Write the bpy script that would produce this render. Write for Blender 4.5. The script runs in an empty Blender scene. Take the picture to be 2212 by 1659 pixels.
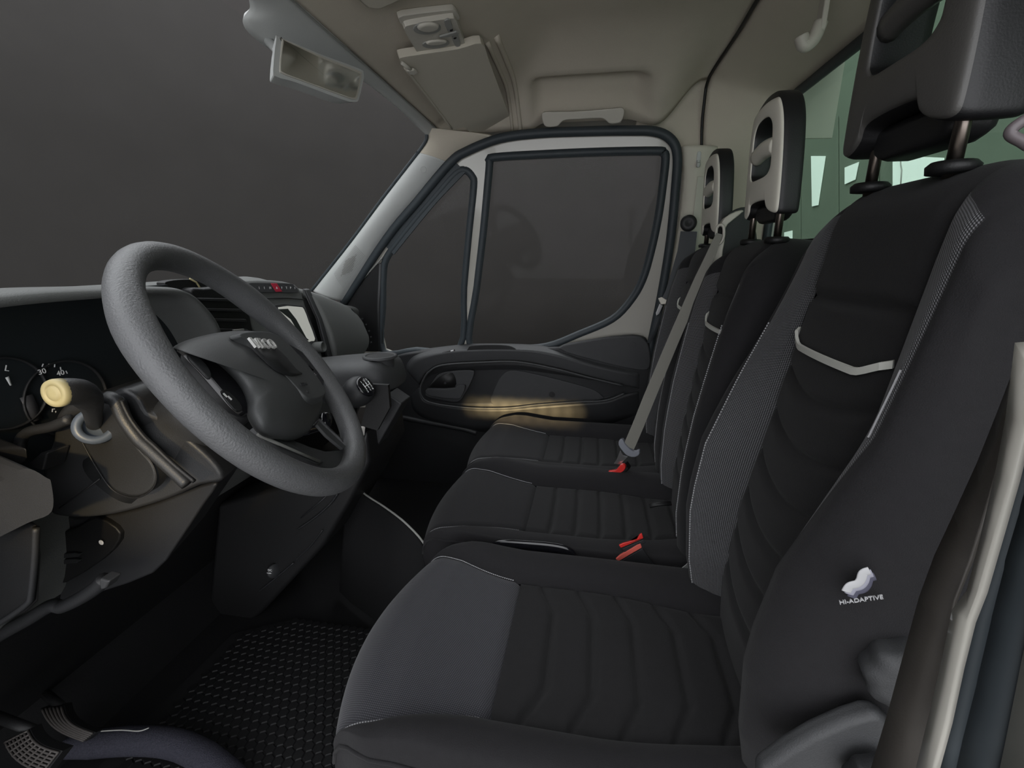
import bpy, bmesh, math, random
from mathutils import Vector, Matrix
import numpy as np
random.seed(4)
S = bpy.context.scene
COL = S.collection

# ------------------------------------------------------------------ camera
# World: X = towards the passenger door, Y = forward, Z = up, cab floor at z = 0, metres.
FPX, VPX, VPY = 1000.0, 1286.0, 550.0
CAM = Vector((0, 0, 1.0))
_x = Vector((VPX - 1106, VPY - 829.5, FPX)).normalized()
_z = Vector((0, -FPX, VPY - 829.5)).normalized()
_y = _z.cross(_x)
cam = bpy.data.cameras.new('camera'); camo = bpy.data.objects.new('camera', cam); COL.objects.link(camo)
cam.sensor_width = 36; cam.lens = FPX / 2212 * 36; cam.clip_start = .02; cam.clip_end = 100
camo.matrix_world = Matrix(((_x[0], -_x[1], -_x[2], CAM[0]), (_y[0], -_y[1], -_y[2], CAM[1]), (_z[0], -_z[1], -_z[2], CAM[2]), (0, 0, 0, 1)))
S.camera = camo

# ------------------------------------------------------------------ light
wd = bpy.data.worlds.new('world'); S.world = wd; wd.use_nodes = True
nt = wd.node_tree; bg = nt.nodes['Background']
bg.inputs[0].default_value = (.95, .965, 1.0, 1); bg.inputs[1].default_value = 1.0
S.view_settings.view_transform = 'Standard'; S.view_settings.look = 'None'
S.view_settings.gamma = 1; S.view_settings.use_curve_mapping = False
S.view_settings.exposure = 1.5

def spot(name, loc, target, power, size, blend, col, rad=.03):
    l = bpy.data.lights.new(name, 'SPOT'); o = bpy.data.objects.new(name, l); COL.objects.link(o)
    l.energy = power; l.spot_size = math.radians(size); l.spot_blend = blend; l.color = col; l.shadow_soft_size = rad
    o.location = loc; o.rotation_euler = (Vector(target) - Vector(loc)).to_track_quat('-Z', 'Y').to_euler()
    return o
def area(name, loc, target, power, sx, sy, col):
    l = bpy.data.lights.new(name, 'AREA'); o = bpy.data.objects.new(name, l); COL.objects.link(o)
    l.shape = 'RECTANGLE'; l.size = sx; l.size_y = sy; l.energy = power; l.color = col
    o.location = loc; o.rotation_euler = (Vector(target) - Vector(loc)).to_track_quat('-Z', 'Y').to_euler()
    return o
WARM = (1.0, .74, .36)
for k_ in range(9):
    spot('sun_standin_door', (-1.5, .0 + .013 * k_, 1.10), (1.72, .46 - .051 * k_, .402), (250, 450, 560, 560, 500, 500, 520, 480, 300)[k_], 1.9, 1.0, WARM, .012)  # row of added spot lamps imitates a band of low sun on the door
spot('sun_standin_column', (-1.2, -.25, 1.35), (.50, .67, .70), 55, 9, .8, WARM, .04)  # added spot lamp standing in for sun on the column


# ------------------------------------------------------------------ geometry helpers
def RAY(px, py):
    c = Vector((px - 1106, py - 829.5, FPX))
    return Vector((c.dot(_x), c.dot(_y), c.dot(_z)))
def P(px, py, x=None, y=None, z=None, pl=None):
    r = RAY(px, py)
    if x is not None: s = (x - CAM.x) / r.x
    elif y is not None: s = (y - CAM.y) / r.y
    elif z is not None: s = (z - CAM.z) / r.z
    else:
        n = Vector(pl[:3]); s = (pl[3] - n.dot(CAM)) / n.dot(r)
    return CAM + r * s
DN = Vector((1, 0, .115)).normalized()
def PD(px, py, off=0.0):            # a point on the passenger door's inner skin, off metres towards the cabin
    return P(px, py, pl=(DN.x, DN.y, DN.z, 1.875 / Vector((1, 0, .115)).length - off))

def cat(pts, n=8, closed=False):
    pts = [Vector(p) for p in pts]; out = []; N = len(pts)
    for i in range(N if closed else N - 1):
        if closed: a, b, c, d = pts[i - 1], pts[i], pts[(i + 1) % N], pts[(i + 2) % N]
        else: a, b, c, d = pts[max(i - 1, 0)], pts[i], pts[i + 1], pts[min(i + 2, N - 1)]
        for k in range(n):
            t = k / n
            out.append(.5 * ((2 * b) + (c - a) * t + (2 * a - 5 * b + 4 * c - d) * t * t + (3 * b - a - 3 * c + d) * t ** 3))
    if not closed: out.append(pts[-1].copy())
    return out
def lerp(a, b, t): return a + (b - a) * t
def interp(x, xs, ys): return float(np.interp(x, xs, ys))
def sm(a, b, x):
    t = min(1, max(0, (x - a) / (b - a))); return t * t * (3 - 2 * t)

ORG = {}
def put(o, parent, org):
    COL.objects.link(o); ORG[o.name] = Vector(org)
    if parent is not None:
        o.parent = parent; o.location = (0, 0, 0)
    else: o.location = org
def thing(name, label, cate, loc, group=None, kind=None):
    o = bpy.data.objects.new(name, None); o.empty_display_size = .05
    put(o, None, loc); tag(o, label, cate, group, kind); return o
def tag(o, label, cate, group=None, kind=None):
    o['label'] = label
    if kind: o['kind'] = kind
    o['category'] = cate
    if group: o['group'] = group
    return o
def mk(name, verts, faces, mat, parent=None, smooth=True, bevel=0, seg=2, sub=0, uv=None, org=None, solid=0, flip=False, label=None, fixn=True):
    verts = [Vector(v) for v in verts]
    if parent is not None: o0 = ORG[parent.name]
    elif org is not None: o0 = Vector(org)
    else:
        a = np.array([list(v) for v in verts]); o0 = Vector(((a[:, 0].min() + a[:, 0].max()) / 2, (a[:, 1].min() + a[:, 1].max()) / 2, a[:, 2].min()))
    me = bpy.data.meshes.new(name)
    me.from_pydata([tuple(v - o0) for v in verts], [], [tuple(f) for f in faces])
    if uv is not None:
        l = me.uv_layers.new(name='uv')
        for lp in me.loops: l.data[lp.index].uv = uv[lp.vertex_index]
    if fixn:
        bm = bmesh.new(); bm.from_mesh(me); bmesh.ops.recalc_face_normals(bm, faces=bm.faces)
        if solid:       # sheets: thickness always grows away from the cabin
            cc = Vector((.9, .1, .95)) - o0
            if sum((f.normal.dot(cc - f.calc_center_median()) * f.calc_area() for f in bm.faces)) < 0: flip = not flip
        if flip: bmesh.ops.reverse_faces(bm, faces=bm.faces)
        bm.to_mesh(me); bm.free()
    if smooth: me.polygons.foreach_set('use_smooth', [True] * len(me.polygons))
    me.materials.append(mat)
    o = bpy.data.objects.new(name, me); put(o, parent, o0)
    if solid:
        m = o.modifiers.new('solid', 'SOLIDIFY'); m.thickness = solid; m.offset = -1
    if bevel:
        m = o.modifiers.new('bevel', 'BEVEL'); m.width = bevel; m.segments = seg; m.limit_method = 'ANGLE'; m.angle_limit = math.radians(35); m.harden_normals = True
    if sub:
        m = o.modifiers.new('sub', 'SUBSURF'); m.levels = sub; m.render_levels = sub
    if label: o['label'] = label
    return o
def gridfaces(nu, nv, cu=False):
    f = []
    for i in range(nu if cu else nu - 1):
        for j in range(nv - 1):
            a = i * nv + j; b = ((i + 1) % nu) * nv + j
            f.append((a, b, b + 1, a + 1))
    return f
def surf(name, fn, nu, nv, mat, parent=None, us=(0, 1), vs=(0, 1), **k):
    vs_ = []; uv = []
    for i in range(nu):
        u = lerp(us[0], us[1], i / (nu - 1))
        for j in range(nv):
            v = lerp(vs[0], vs[1], j / (nv - 1)); p = Vector(fn(u, v)); vs_.append(p)
    # metric uv
    A = np.array([list(p) for p in vs_]).reshape(nu, nv, 3)
    du = np.linalg.norm(np.diff(A, axis=0), axis=2).mean(axis=1); dv = np.linalg.norm(np.diff(A, axis=1), axis=2).mean(axis=0)
    cu = np.concatenate([[0], np.cumsum(du)]); cv = np.concatenate([[0], np.cumsum(dv)])
    uv = [(cu[i], cv[j]) for i in range(nu) for j in range(nv)]
    return mk(name, vs_, gridfaces(nu, nv), mat, parent, uv=uv, **k)
def loft(name, rings, mat, parent=None, closed=True, cap=True, **k):
    n = len(rings[0]); v = [p for r in rings for p in r]; f = []
    for i in range(len(rings) - 1):
        for j in range(n if closed else n - 1):
            a = i * n + j; b = i * n + (j + 1) % n
            f.append((a, b, b + n, a + n))
    if cap and closed:
        f.append(tuple(range(n))[::-1]); f.append(tuple(range((len(rings) - 1) * n, len(rings) * n)))
    return mk(name, v, f, mat, parent, **k)
def tube(name, path, r, mat, parent=None, n=12, closed=False, up=None, ratio=1.0, **k):
    path = [Vector(p) for p in path]; N = len(path); rings = []
    ref = Vector(up) if up is not None else None
    prev = None
    for i, p in enumerate(path):
        if closed: t = path[(i + 1) % N] - path[i - 1]
        else: t = path[min(i + 1, N - 1)] - path[max(i - 1, 0)]
        t.normalize()
        if ref is not None: a = ref - t * ref.dot(t)
        elif prev is None:
            q = Vector((0, 0, 1)) if abs(t.z) < .9 else Vector((1, 0, 0)); a = q - t * q.dot(t)
        else: a = prev - t * prev.dot(t)
        a.normalize(); prev = a; b = t.cross(a)
        rr = r[i] if isinstance(r, (list, tuple)) else r
        rings.append([p + a * (rr * math.cos(2 * math.pi * j / n)) + b * (rr * ratio * math.sin(2 * math.pi * j / n)) for j in range(n)])
    if closed:
        v = [p for q in rings for p in q]; f = []
        for i in range(N):
            for j in range(n):
                i2 = (i + 1) % N; j2 = (j + 1) % n
                f.append((i * n + j, i * n + j2, i2 * n + j2, i2 * n + j))
        return mk(name, v, f, mat, parent, **k)
    return loft(name, rings, mat, parent, **k)
def slab(name, pts, off, mat, parent=None, bevel=.003, taper=1.0, **k):
    pts = [Vector(p) for p in pts]; off = Vector(off); n = len(pts); c = sum(pts, Vector()) / n
    v = pts + [c + (p - c) * taper + off for p in pts]
    f = [tuple(range(n))[::-1], tuple(range(n, 2 * n))] + [(i, (i + 1) % n, n + (i + 1) % n, n + i) for i in range(n)]
    return mk(name, v, f, mat, parent, bevel=bevel, **k)
def box(name, c, size, mat, parent=None, rot=None, bevel=.004, **k):
    c = Vector(c); R = rot if rot is not None else Matrix.Identity(3)
    v = [c + R @ Vector((sx * size[0] / 2, sy * size[1] / 2, sz * size[2] / 2)) for sx in (-1, 1) for sy in (-1, 1) for sz in (-1, 1)]
    f = [(0, 1, 3, 2), (4, 6, 7, 5), (0, 4, 5, 1), (2, 3, 7, 6), (0, 2, 6, 4), (1, 5, 7, 3)]
    return mk(name, v, f, mat, parent, bevel=bevel, **k)
def strap(name, path, wv, th, mat, parent=None, **k):      # flat webbing: path, width vector per point
    v = []; n = len(path)
    for i, p in enumerate(path):
        w = Vector(wv[i] if isinstance(wv, list) else wv)
        t = (Vector(path[min(i + 1, n - 1)]) - Vector(path[max(i - 1, 0)])).normalized()
        nn = t.cross(w).normalized() * th / 2
        p = Vector(p); v += [p - w + nn, p + w + nn, p + w - nn, p - w - nn]
    f = []
    for i in range(n - 1):
        for j in range(4):
            a = i * 4 + j; b = i * 4 + (j + 1) % 4; f.append((a, b, b + 4, a + 4))
    f += [(0, 1, 2, 3), (4 * n - 4, 4 * n - 1, 4 * n - 2, 4 * n - 3)]
    uv = []
    acc = 0
    for i in range(n):
        if i: acc += (Vector(path[i]) - Vector(path[i - 1])).length
        uv += [(0, acc), (.046, acc), (.046, acc), (0, acc)]
    return mk(name, v, f, mat, parent, uv=uv, smooth=False, **k)
def disc(name, c, n, r, th, mat, parent=None, seg=28, bevel=.0015, ry=None, up=None, **k):
    c = Vector(c); n = Vector(n).normalized(); q = Vector(up) if up is not None else (Vector((0, 0, 1)) if abs(n.z) < .9 else Vector((0, 1, 0)))
    a = (q - n * q.dot(n)).normalized(); b = n.cross(a); ry = ry or r
    pts = [c + a * (ry * math.cos(2 * math.pi * i / seg)) + b * (r * math.sin(2 * math.pi * i / seg)) for i in range(seg)]
    return slab(name, pts, n * th, mat, parent, bevel=bevel, **k)
def lathe(name, c, axis, prof, mat, parent=None, n=28, up=None, **k):     # prof: (radius, along axis)
    c = Vector(c); ax = Vector(axis).normalized(); q = Vector(up) if up is not None else (Vector((0, 0, 1)) if abs(ax.z) < .9 else Vector((0, 1, 0)))
    a = (q - ax * q.dot(ax)).normalized(); b = ax.cross(a)
    rings = [[c + ax * h + (a * math.cos(2 * math.pi * j / n) + b * math.sin(2 * math.pi * j / n)) * max(r, 1e-4) for j in range(n)] for r, h in prof]
    return loft(name, rings, mat, parent, **k)
def text(name, s, c, xd, yd, h, mat, parent, th=.0006, spread=1.0, wide=1.0):
    cu = bpy.data.curves.new(name, 'FONT'); cu.body = s; cu.size = 1; cu.align_x = 'CENTER'; cu.align_y = 'CENTER'; cu.space_character = spread
    cu.extrude = .02; cu.resolution_u = 3
    t = bpy.data.objects.new(name, cu); COL.objects.link(t)
    dg = bpy.context.evaluated_depsgraph_get(); dg.update()
    me = bpy.data.meshes.new_from_object(t.evaluated_get(dg)); bpy.data.objects.remove(t)
    xd = Vector(xd).normalized(); yd = Vector(yd); yd = (yd - xd * yd.dot(xd)).normalized(); zd = xd.cross(yd)
    k = h / .7; c = Vector(c); vs = [c + xd * (v.co.x * k * wide) + yd * (v.co.y * k) + zd * (v.co.z / .02 * th) for v in me.vertices]
    return mk(name, vs, [tuple(p.vertices) for p in me.polygons], mat, parent, smooth=False, fixn=False)
# ------------------------------------------------------------------ materials
def mat(name, col, rough=.6, spec=.4, metal=0, noise=0, nscale=30, bump=0, bscale=300, coat=0, sheen=0, col2=None, emis=None, estr=0):
    m = bpy.data.materials.new(name); m.use_nodes = True; n = m.node_tree.nodes; l = m.node_tree.links
    b = n['Principled BSDF']
    b.inputs['Base Color'].default_value = (*col, 1); b.inputs['Roughness'].default_value = rough
    b.inputs['Specular IOR Level'].default_value = spec; b.inputs['Metallic'].default_value = metal
    b.inputs['Coat Weight'].default_value = coat; b.inputs['Sheen Weight'].default_value = sheen
    if emis: b.inputs['Emission Color'].default_value = (*emis, 1); b.inputs['Emission Strength'].default_value = estr
    tc = n.new('ShaderNodeTexCoord')
    if noise:
        t = n.new('ShaderNodeTexNoise'); t.inputs['Scale'].default_value = nscale; t.inputs['Detail'].default_value = 5
        l.new(tc.outputs['Object'], t.inputs['Vector'])
        r = n.new('ShaderNodeMix'); r.data_type = 'RGBA'
        c2 = col2 or tuple(min(1, c * (1 + noise)) for c in col)
        r.inputs[6].default_value = (*[c * (1 - noise) for c in col], 1); r.inputs[7].default_value = (*c2, 1)
        l.new(t.outputs['Fac'], r.inputs[0]); l.new(r.outputs[2], b.inputs['Base Color'])
    if bump:
        t = n.new('ShaderNodeTexNoise'); t.inputs['Scale'].default_value = bscale; t.inputs['Detail'].default_value = 3
        l.new(tc.outputs['Object'], t.inputs['Vector'])
        bp = n.new('ShaderNodeBump'); bp.inputs['Strength'].default_value = bump; bp.inputs['Distance'].default_value = .002
        l.new(t.outputs['Fac'], bp.inputs['Height']); l.new(bp.outputs[0], b.inputs['Normal'])
    return m
def weave(name, c1, c2, sx, sy, ang=45, thr=.35, rough=.8):
    m = bpy.data.materials.new(name); m.use_nodes = True; n = m.node_tree.nodes; l = m.node_tree.links; b = n['Principled BSDF']
    b.inputs['Roughness'].default_value = rough; b.inputs['Specular IOR Level'].default_value = .25; b.inputs['Sheen Weight'].default_value = .15
    tc = n.new('ShaderNodeTexCoord'); mp = n.new('ShaderNodeMapping'); mp.inputs['Rotation'].default_value = (0, 0, math.radians(ang))
    l.new(tc.outputs['UV'], mp.inputs[0])
    sp = n.new('ShaderNodeSeparateXYZ'); l.new(mp.outputs[0], sp.inputs[0])
    def sine(o, k):
        a = n.new('ShaderNodeMath'); a.operation = 'MULTIPLY'; a.inputs[1].default_value = k * 2 * math.pi; l.new(o, a.inputs[0])
        s = n.new('ShaderNodeMath'); s.operation = 'SINE'; l.new(a.outputs[0], s.inputs[0]); return s.outputs[0]
    p = n.new('ShaderNodeMath'); p.operation = 'MULTIPLY'; l.new(sine(sp.outputs[0], sx), p.inputs[0]); l.new(sine(sp.outputs[1], sy), p.inputs[1])
    mr = n.new('ShaderNodeMapRange'); mr.inputs[1].default_value = -.1; mr.inputs[2].default_value = thr; l.new(p.outputs[0], mr.inputs[0])
    mx = n.new('ShaderNodeMix'); mx.data_type = 'RGBA'; mx.inputs[6].default_value = (*c1, 1); mx.inputs[7].default_value = (*c2, 1)
    l.new(mr.outputs[0], mx.inputs[0]); l.new(mx.outputs[2], b.inputs['Base Color'])
    bp = n.new('ShaderNodeBump'); bp.inputs['Strength'].default_value = .4; bp.inputs['Distance'].default_value = .001; l.new(mr.outputs[0], bp.inputs['Height']); l.new(bp.outputs[0], b.inputs['Normal'])
    return m
def pane(name, tint, refl=.06, rough=0.0):
    m = bpy.data.materials.new(name); m.use_nodes = True; n = m.node_tree.nodes; l = m.node_tree.links
    n.remove(n['Principled BSDF']); out = n['Material Output']
    t = n.new('ShaderNodeBsdfTransparent'); t.inputs[0].default_value = (*tint, 1)
    g = n.new('ShaderNodeBsdfGlossy'); g.inputs['Roughness'].default_value = rough
    lw = n.new('ShaderNodeLayerWeight'); lw.inputs[0].default_value = .5
    pw = n.new('ShaderNodeMath'); pw.operation = 'POWER'; pw.inputs[1].default_value = 5; l.new(lw.outputs['Facing'], pw.inputs[0])
    f = n.new('ShaderNodeMath'); f.operation = 'MULTIPLY_ADD'; f.inputs[1].default_value = refl * 3; f.inputs[2].default_value = refl; l.new(pw.outputs[0], f.inputs[0])
    mx = n.new('ShaderNodeMixShader'); l.new(f.outputs[0], mx.inputs[0]); l.new(t.outputs[0], mx.inputs[1]); l.new(g.outputs[0], mx.inputs[2]); l.new(mx.outputs[0], out.inputs[0])
    return m
M = {}
M['fabric'] = mat('seat fabric charcoal', (.0135, .013, .0142), .85, .2, noise=.12, nscale=90, bump=.35, bscale=900, sheen=.06)
M['fabric2'] = mat('seat fabric rib', (.0145, .0142, .0148), .85, .2, noise=.12, nscale=90, bump=.35, bscale=1100, sheen=.05)
M['weave'] = weave('seat woven grey', (.012, .012, .013), (.15, .15, .158), 270, 270, 45, .5)
M['weave2'] = weave('seat woven front', (.022, .022, .026), (.068, .068, .078), 230, 230, 30, .6)
M['twill'] = weave('seat belt webbing', (.21, .205, .18), (.26, .25, .22), 0.0001, 240, 0, .5, .6)
M['dtwill'] = weave('dark belt webbing', (.045, .05, .055), (.06, .066, .072), 0.0001, 240, 0, .5, .5)
M['stitch'] = mat('stitch thread', (.35, .35, .36), .7, .2)
M['piping'] = mat('reflective piping', (.62, .62, .57), .5, .4)
M['plastic'] = mat('dash plastic', (.042, .043, .045), .55, .4, noise=.06, nscale=60, bump=.25, bscale=700)
M['dplastic'] = mat('dark plastic', (.018, .0185, .02), .5, .4, noise=.06, nscale=60, bump=.2, bscale=700)
M['shroud'] = mat('column plastic', (.019, .0195, .0205), .42, .45, noise=.06, nscale=60, bump=.15, bscale=700)
M['bplastic'] = mat('black plastic', (.007, .007, .0075), .5, .4, bump=.15, bscale=500)
M['cluster'] = mat('cluster black', (.014, .017, .019), .35, .5)
M['gloss'] = mat('gloss black', (.008, .008, .010), .12, .6)
M['pad'] = mat('dash pad', (.10, .103, .10), .6, .35, noise=.06, nscale=50, bump=.3, bscale=600)
M['leather'] = mat('wheel leather', (.098, .099, .102), .42, .45, noise=.05, nscale=40, bump=.45, bscale=420)
M['hub'] = mat('wheel hub', (.062, .064, .065), .5, .4, bump=.15, bscale=800)
M['liner'] = mat('headliner', (.50, .455, .38), .95, .1, noise=.05, nscale=14, bump=.25, bscale=700)
M['visor'] = mat('visor vinyl', (.49, .455, .385), .8, .2, noise=.03, nscale=20, bump=.15, bscale=800)
M['trimlight'] = mat('pillar trim', (.47, .48, .47), .55, .3, noise=.03, nscale=20, bump=.12, bscale=700)
M['pillar2'] = mat('rear pillar trim', (.52, .49, .42), .55, .3, bump=.12, bscale=700)
M['grey'] = mat('grey plastic', (.48, .455, .40), .45, .4, bump=.1, bscale=700)
M['greyd'] = mat('grey lens', (.26, .26, .245), .35, .5)
M['white'] = mat('white paint', (.40, .385, .345), .22, .5, noise=.03, nscale=3, coat=.4)
M['rubber'] = mat('black rubber', (.032, .040, .046), .55, .4)
M['headrest'] = mat('headrest skin', (.74, .71, .62), .42, .45, bump=.12, bscale=500)
M['headrestd'] = mat('headrest shell', (.012, .012, .013), .45, .4, bump=.12, bscale=500)
M['metal'] = mat('steel', (.55, .55, .55), .28, .5, metal=1)
M['dmetal'] = mat('dark steel', (.20, .17, .15), .3, .5, metal=1)
M['bracket'] = mat('zinc bracket', (.45, .47, .46), .45, .5, metal=.3)
M['red'] = mat('red button', (.62, .03, .025), .35, .5)
M['redsw'] = mat('red switch', (.42, .02, .05), .4, .4)
M['print'] = mat('white print', (.72, .72, .72), .5, .3)
M['logo1'] = mat('logo light', (.42, .42, .43), .6, .3)
M['logo2'] = mat('logo mid', (.28, .28, .33), .6, .3)
M['logo3'] = mat('logo dark', (.07, .07, .10), .6, .3)
M['beige'] = mat('stalk cap', (.33, .285, .15), .45, .4)
M['chrome'] = mat('chrome letters', (.70, .69, .67), .25, .6, metal=.25)
M['screen'] = mat('screen reflection glow', (.30, .30, .28), .08, .6, emis=(.9, .9, .82), estr=.10)  # pale colour and glow imitate a bright window reflected in the screen
M['lcd'] = mat('lcd', (.055, .055, .06), .3, .4)
M['mirror'] = mat('mirror', (.95, .98, .97), .10, .5, metal=1)
M['tread'] = mat('tread rubber', (.05, .045, .042), .6, .3)
M['carpet'] = mat('carpet', (.034, .034, .044), .98, .05, noise=.5, nscale=300, bump=1, bscale=500)
M['mat'] = mat('rubber mat', (.007, .007, .0075), .8, .2)
M['hexpad'] = mat('rubber mat relief', (.0045, .0045, .005), .6, .3)
M['floor'] = mat('floor vinyl', (.006, .006, .0065), .8, .2, bump=.2, bscale=300)
M['backdrop'] = mat('studio backdrop', (.037, .0345, .033), .95, .05, noise=.10, nscale=2.5)
M['glass'] = pane('window glass', (.98, .99, .985), .002)
M['rglass'] = pane('rear glass green', (.80, .90, .83), .03)
M['outgreen'] = mat('outside wall', (.15, .18, .145), .9, .1, noise=.15, nscale=2)
M['outreflect'] = mat('painted window reflection', (.8, .85, .83), .8, .1, emis=(.75, .85, .82), estr=.10)  # glow imitates bright windows mirrored in the back glass
# ------------------------------------------------------------------ setting: backdrop, floor, roof, rear wall
rng = [(1.0 + 4.6 * math.cos(a), .2 + 4.6 * math.sin(a)) for a in [math.radians(-42 + i * 4) for i in range(49)]]
v = []; f = []
for i, (x, y) in enumerate(rng):
    for z in (-1.0, 0.5, 2.0, 3.7): v.append((x, y, z))
f = gridfaces(len(rng), 4)
bd = mk('wall_backdrop', v, f, M['backdrop'], solid=.03)
tag(bd, 'plain dark grey curved backdrop seen through the windscreen and door windows', 'backdrop', kind='structure')
gr = mk('floor_ground', [(-5, -5, -1.02), (7, -5, -1.02), (7, 6, -1.02), (-5, 6, -1.02)], [(0, 1, 2, 3)], mat('ground', (.22, .21, .195), .9, .1, noise=.2, nscale=3), smooth=False, solid=.05)
tag(gr, 'dark grey ground under the vehicle', 'ground', kind='structure')

# cab floor, firewall, tunnel
fl = mk('floor', [(.12, -.62, 0), (1.84, -.62, 0), (1.84, 1.02, 0), (.12, 1.02, 0), (.12, 1.17, .3), (1.84, 1.17, .3), (.12, 1.2, .62), (1.84, 1.2, .62)], [(0, 1, 2, 3), (3, 2, 5, 4), (4, 5, 7, 6)], M['floor'], smooth=False, solid=.03)
tag(fl, 'black vinyl cab floor rising into the footwell', 'floor', kind='structure')

# roof lining
def zc(x, y):
    xx = abs(x - .96) + .96
    c = 1.57 - lerp(.17, .045, sm(-.17, -.31, y)) * max(0, (xx - 1.35) / .38) ** 2
    fr = 1.50 - .30 * (y - .28) if y > .28 else 1.50 + .6 * (.28 - y)
    k = .03; h = max(k - abs(c - fr), 0) / k
    z = min(c, fr) - h * h * k * .25
    # grab handle pocket
    w = math.exp(-((x - 1.66) / .065) ** 4) * sm(-.17, -.08, y) * (1 - sm(.19, .24, y))
    return z + .055 * w
def rear_y(x): return -.345 + .02 * sm(1.5, 1.75, abs(x - .96) + .96)
def ceil(u, v):
    x = lerp(.19, 1.725, u); yf = .533 + .04 * abs(u - .45); y = lerp(rear_y(x), yf, v)
    return (x, y, zc(x, y))
ce = surf('ceiling', ceil, 90, 70, M['liner'], solid=.015)
tag(ce, 'pale grey fabric headliner with a recess over the passenger door', 'headliner', kind='structure')
mk('roof_skin', [(.05, -.75, 1.62), (1.84, -.75, 1.62), (1.84, .50, 1.62), (.05, .50, 1.62), (1.84, -.75, 1.37), (1.84, .50, 1.40), (1.80, .64, 1.46), (.08, .64, 1.46)], [(0, 1, 2, 3), (1, 4, 5, 2), (3, 2, 6, 7), (2, 5, 6)], M['white'], ce, smooth=False, solid=.01)
# windscreen header flange with the mirror mount bulge
hp = [(.20, .575, 1.40), (.55, .585, 1.415), (.80, .595, 1.421), (.865, .615, 1.420), (.895, .655, 1.412), (.93, .668, 1.405), (.985, .662, 1.397), (1.06, .63, 1.397), (1.13, .60, 1.403), (1.215, .58, 1.409), (1.45, .585, 1.408), (1.60, .592, 1.402), (1.70, .575, 1.375)]
edge = cat(hp, 8)
def flange(u, v):
    k = u * (len(edge) - 1); i = min(int(k), len(edge) - 2); e = edge[i].lerp(edge[i + 1], k - i)
    xx = (e.x - .19) / 1.535; yf = .533 + .04 * abs(min(1, xx) - .45); c = Vector((e.x, yf, zc(min(e.x, 1.72), yf)))
    p = c.lerp(e, v); p.z -= .010 * math.sin(math.pi * v); return p
hd = surf('header_flange', flange, 90, 8, M['trimlight'], ce, solid=.012)
hd['label'] = 'pale blue-grey windscreen header trim'
# pinch line along the header
tube('header_seam', [flange(i / 40, .02) - Vector((0, 0, .001)) for i in range(41)], .0022, M['greyd'], ce, n=6)

# rear wall: trim panel between the roof seam and the back window
WY = -.56
sx = [(.16, 1.40), (.25, 1.50), (.40, 1.555), (.70, 1.568), (1.25, 1.568), (1.50, 1.560), (1.66, 1.540), (1.728, 1.52), (1.745, 1.46), (1.77, 1.20), (1.79, .80)]
seam = [Vector((x, rear_y(x), z)) for x, z in sx]
seam = [Vector((p.x, p.y - (.04 * sm(1.45, 1.1, p.z)) , p.z)) for p in cat(seam, 6)]
inn = cat([Vector((.26, WY, 1.20)), Vector((.30, WY, 1.40)), Vector((.36, WY, 1.45)), Vector((.70, WY, 1.452)), Vector((1.25, WY, 1.452)), Vector((1.52, WY, 1.452)), Vector((1.66, WY, 1.447)), Vector((1.69, WY, 1.40)), Vector((1.70, WY, 1.30)), Vector((1.70, WY, 1.10)), Vector((1.70, WY, .90))], 6)
def rearpanel(u, v):
    k = u * (len(seam) - 1); i = min(int(k), len(seam) - 2); a = seam[i].lerp(seam[i + 1], k - i); b = inn[i].lerp(inn[i + 1], k - i)
    p = a.lerp(b, v); p.y += .02 * math.sin(math.pi * v); return p
rw = surf('wall_rear', rearpanel, 100, 14, M['liner'], solid=.01)
tag(rw, 'pale fabric rear trim panel above the back window', 'trim panel', kind='structure')
tube('seam_gap', [p + Vector((-.002, .006, -.004)) for p in seam], .0045, M['bplastic'], rw, n=6)
tube('window_seal', [p + Vector((0, .012, -.006)) for p in inn], .013, M['rubber'], rw, n=8)
lw = mk('lower_bulkhead', [(.16, WY - .02, 0), (1.79, WY - .02, 0), (1.79, WY - .02, .90), (.16, WY - .02, .90)], [(0, 1, 2, 3)], M['dplastic'], rw, smooth=False, solid=.02)
g = mk('window_1', [(.26, WY - .01, .9), (1.70, WY - .01, .9), (1.70, WY - .01, 1.452), (.26, WY - .01, 1.452)], [(0, 1, 2, 3)], M['rglass'], smooth=False, solid=.005)
tag(g, 'green tinted back window glass behind the headrests', 'window', kind='structure')
ob = mk('wall_outside', [(-1.2, -1.5, -.5), (5.2, -1.5, -.5), (5.2, -1.5, 2.6), (-1.2, -1.5, 2.6)], [(0, 3, 2, 1)], M['outgreen'], smooth=False, solid=.05, fixn=False)
tag(ob, 'pale green wall seen through the back window', 'wall', kind='structure')
YB = -1.495
for k, pts in enumerate([[(1753, 337), (1784, 337), (1768, 443), (1755, 446)], [(1826, 362), (1856, 350), (1848, 388), (1826, 398)], [(1930, 336), (2040, 341), (2040, 350), (2022, 352), (2012, 420), (1930, 420)], [(1695, 502), (1712, 498), (1712, 520), (1695, 522)]]):
    slab('reflection_patch', [P(px, py, y=YB) for px, py in pts], (0, .004, 0), M['outreflect'], ob, bevel=0, smooth=False)  # reflections in the back glass, painted as glowing patches on the wall
for px in (1945,):
    tube('wire', [P(px, 337, y=YB + .006), P(px + 1, 355, y=YB + .006), P(px + 3, 368, y=YB + .006), P(px, 410, y=YB + .006)], .003, M['greyd'], ob, n=6)
for px, w in ((1722, 16), (1806, 12), (1890, 20)):
    slab('wall_streak', [P(px, 250, y=YB), P(px + w * .4, 250, y=YB), P(px + w * .5, 530, y=YB), P(px - w * .2, 530, y=YB)], (0, .003, 0), M['outgreen'], ob, bevel=0, smooth=False)

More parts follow.
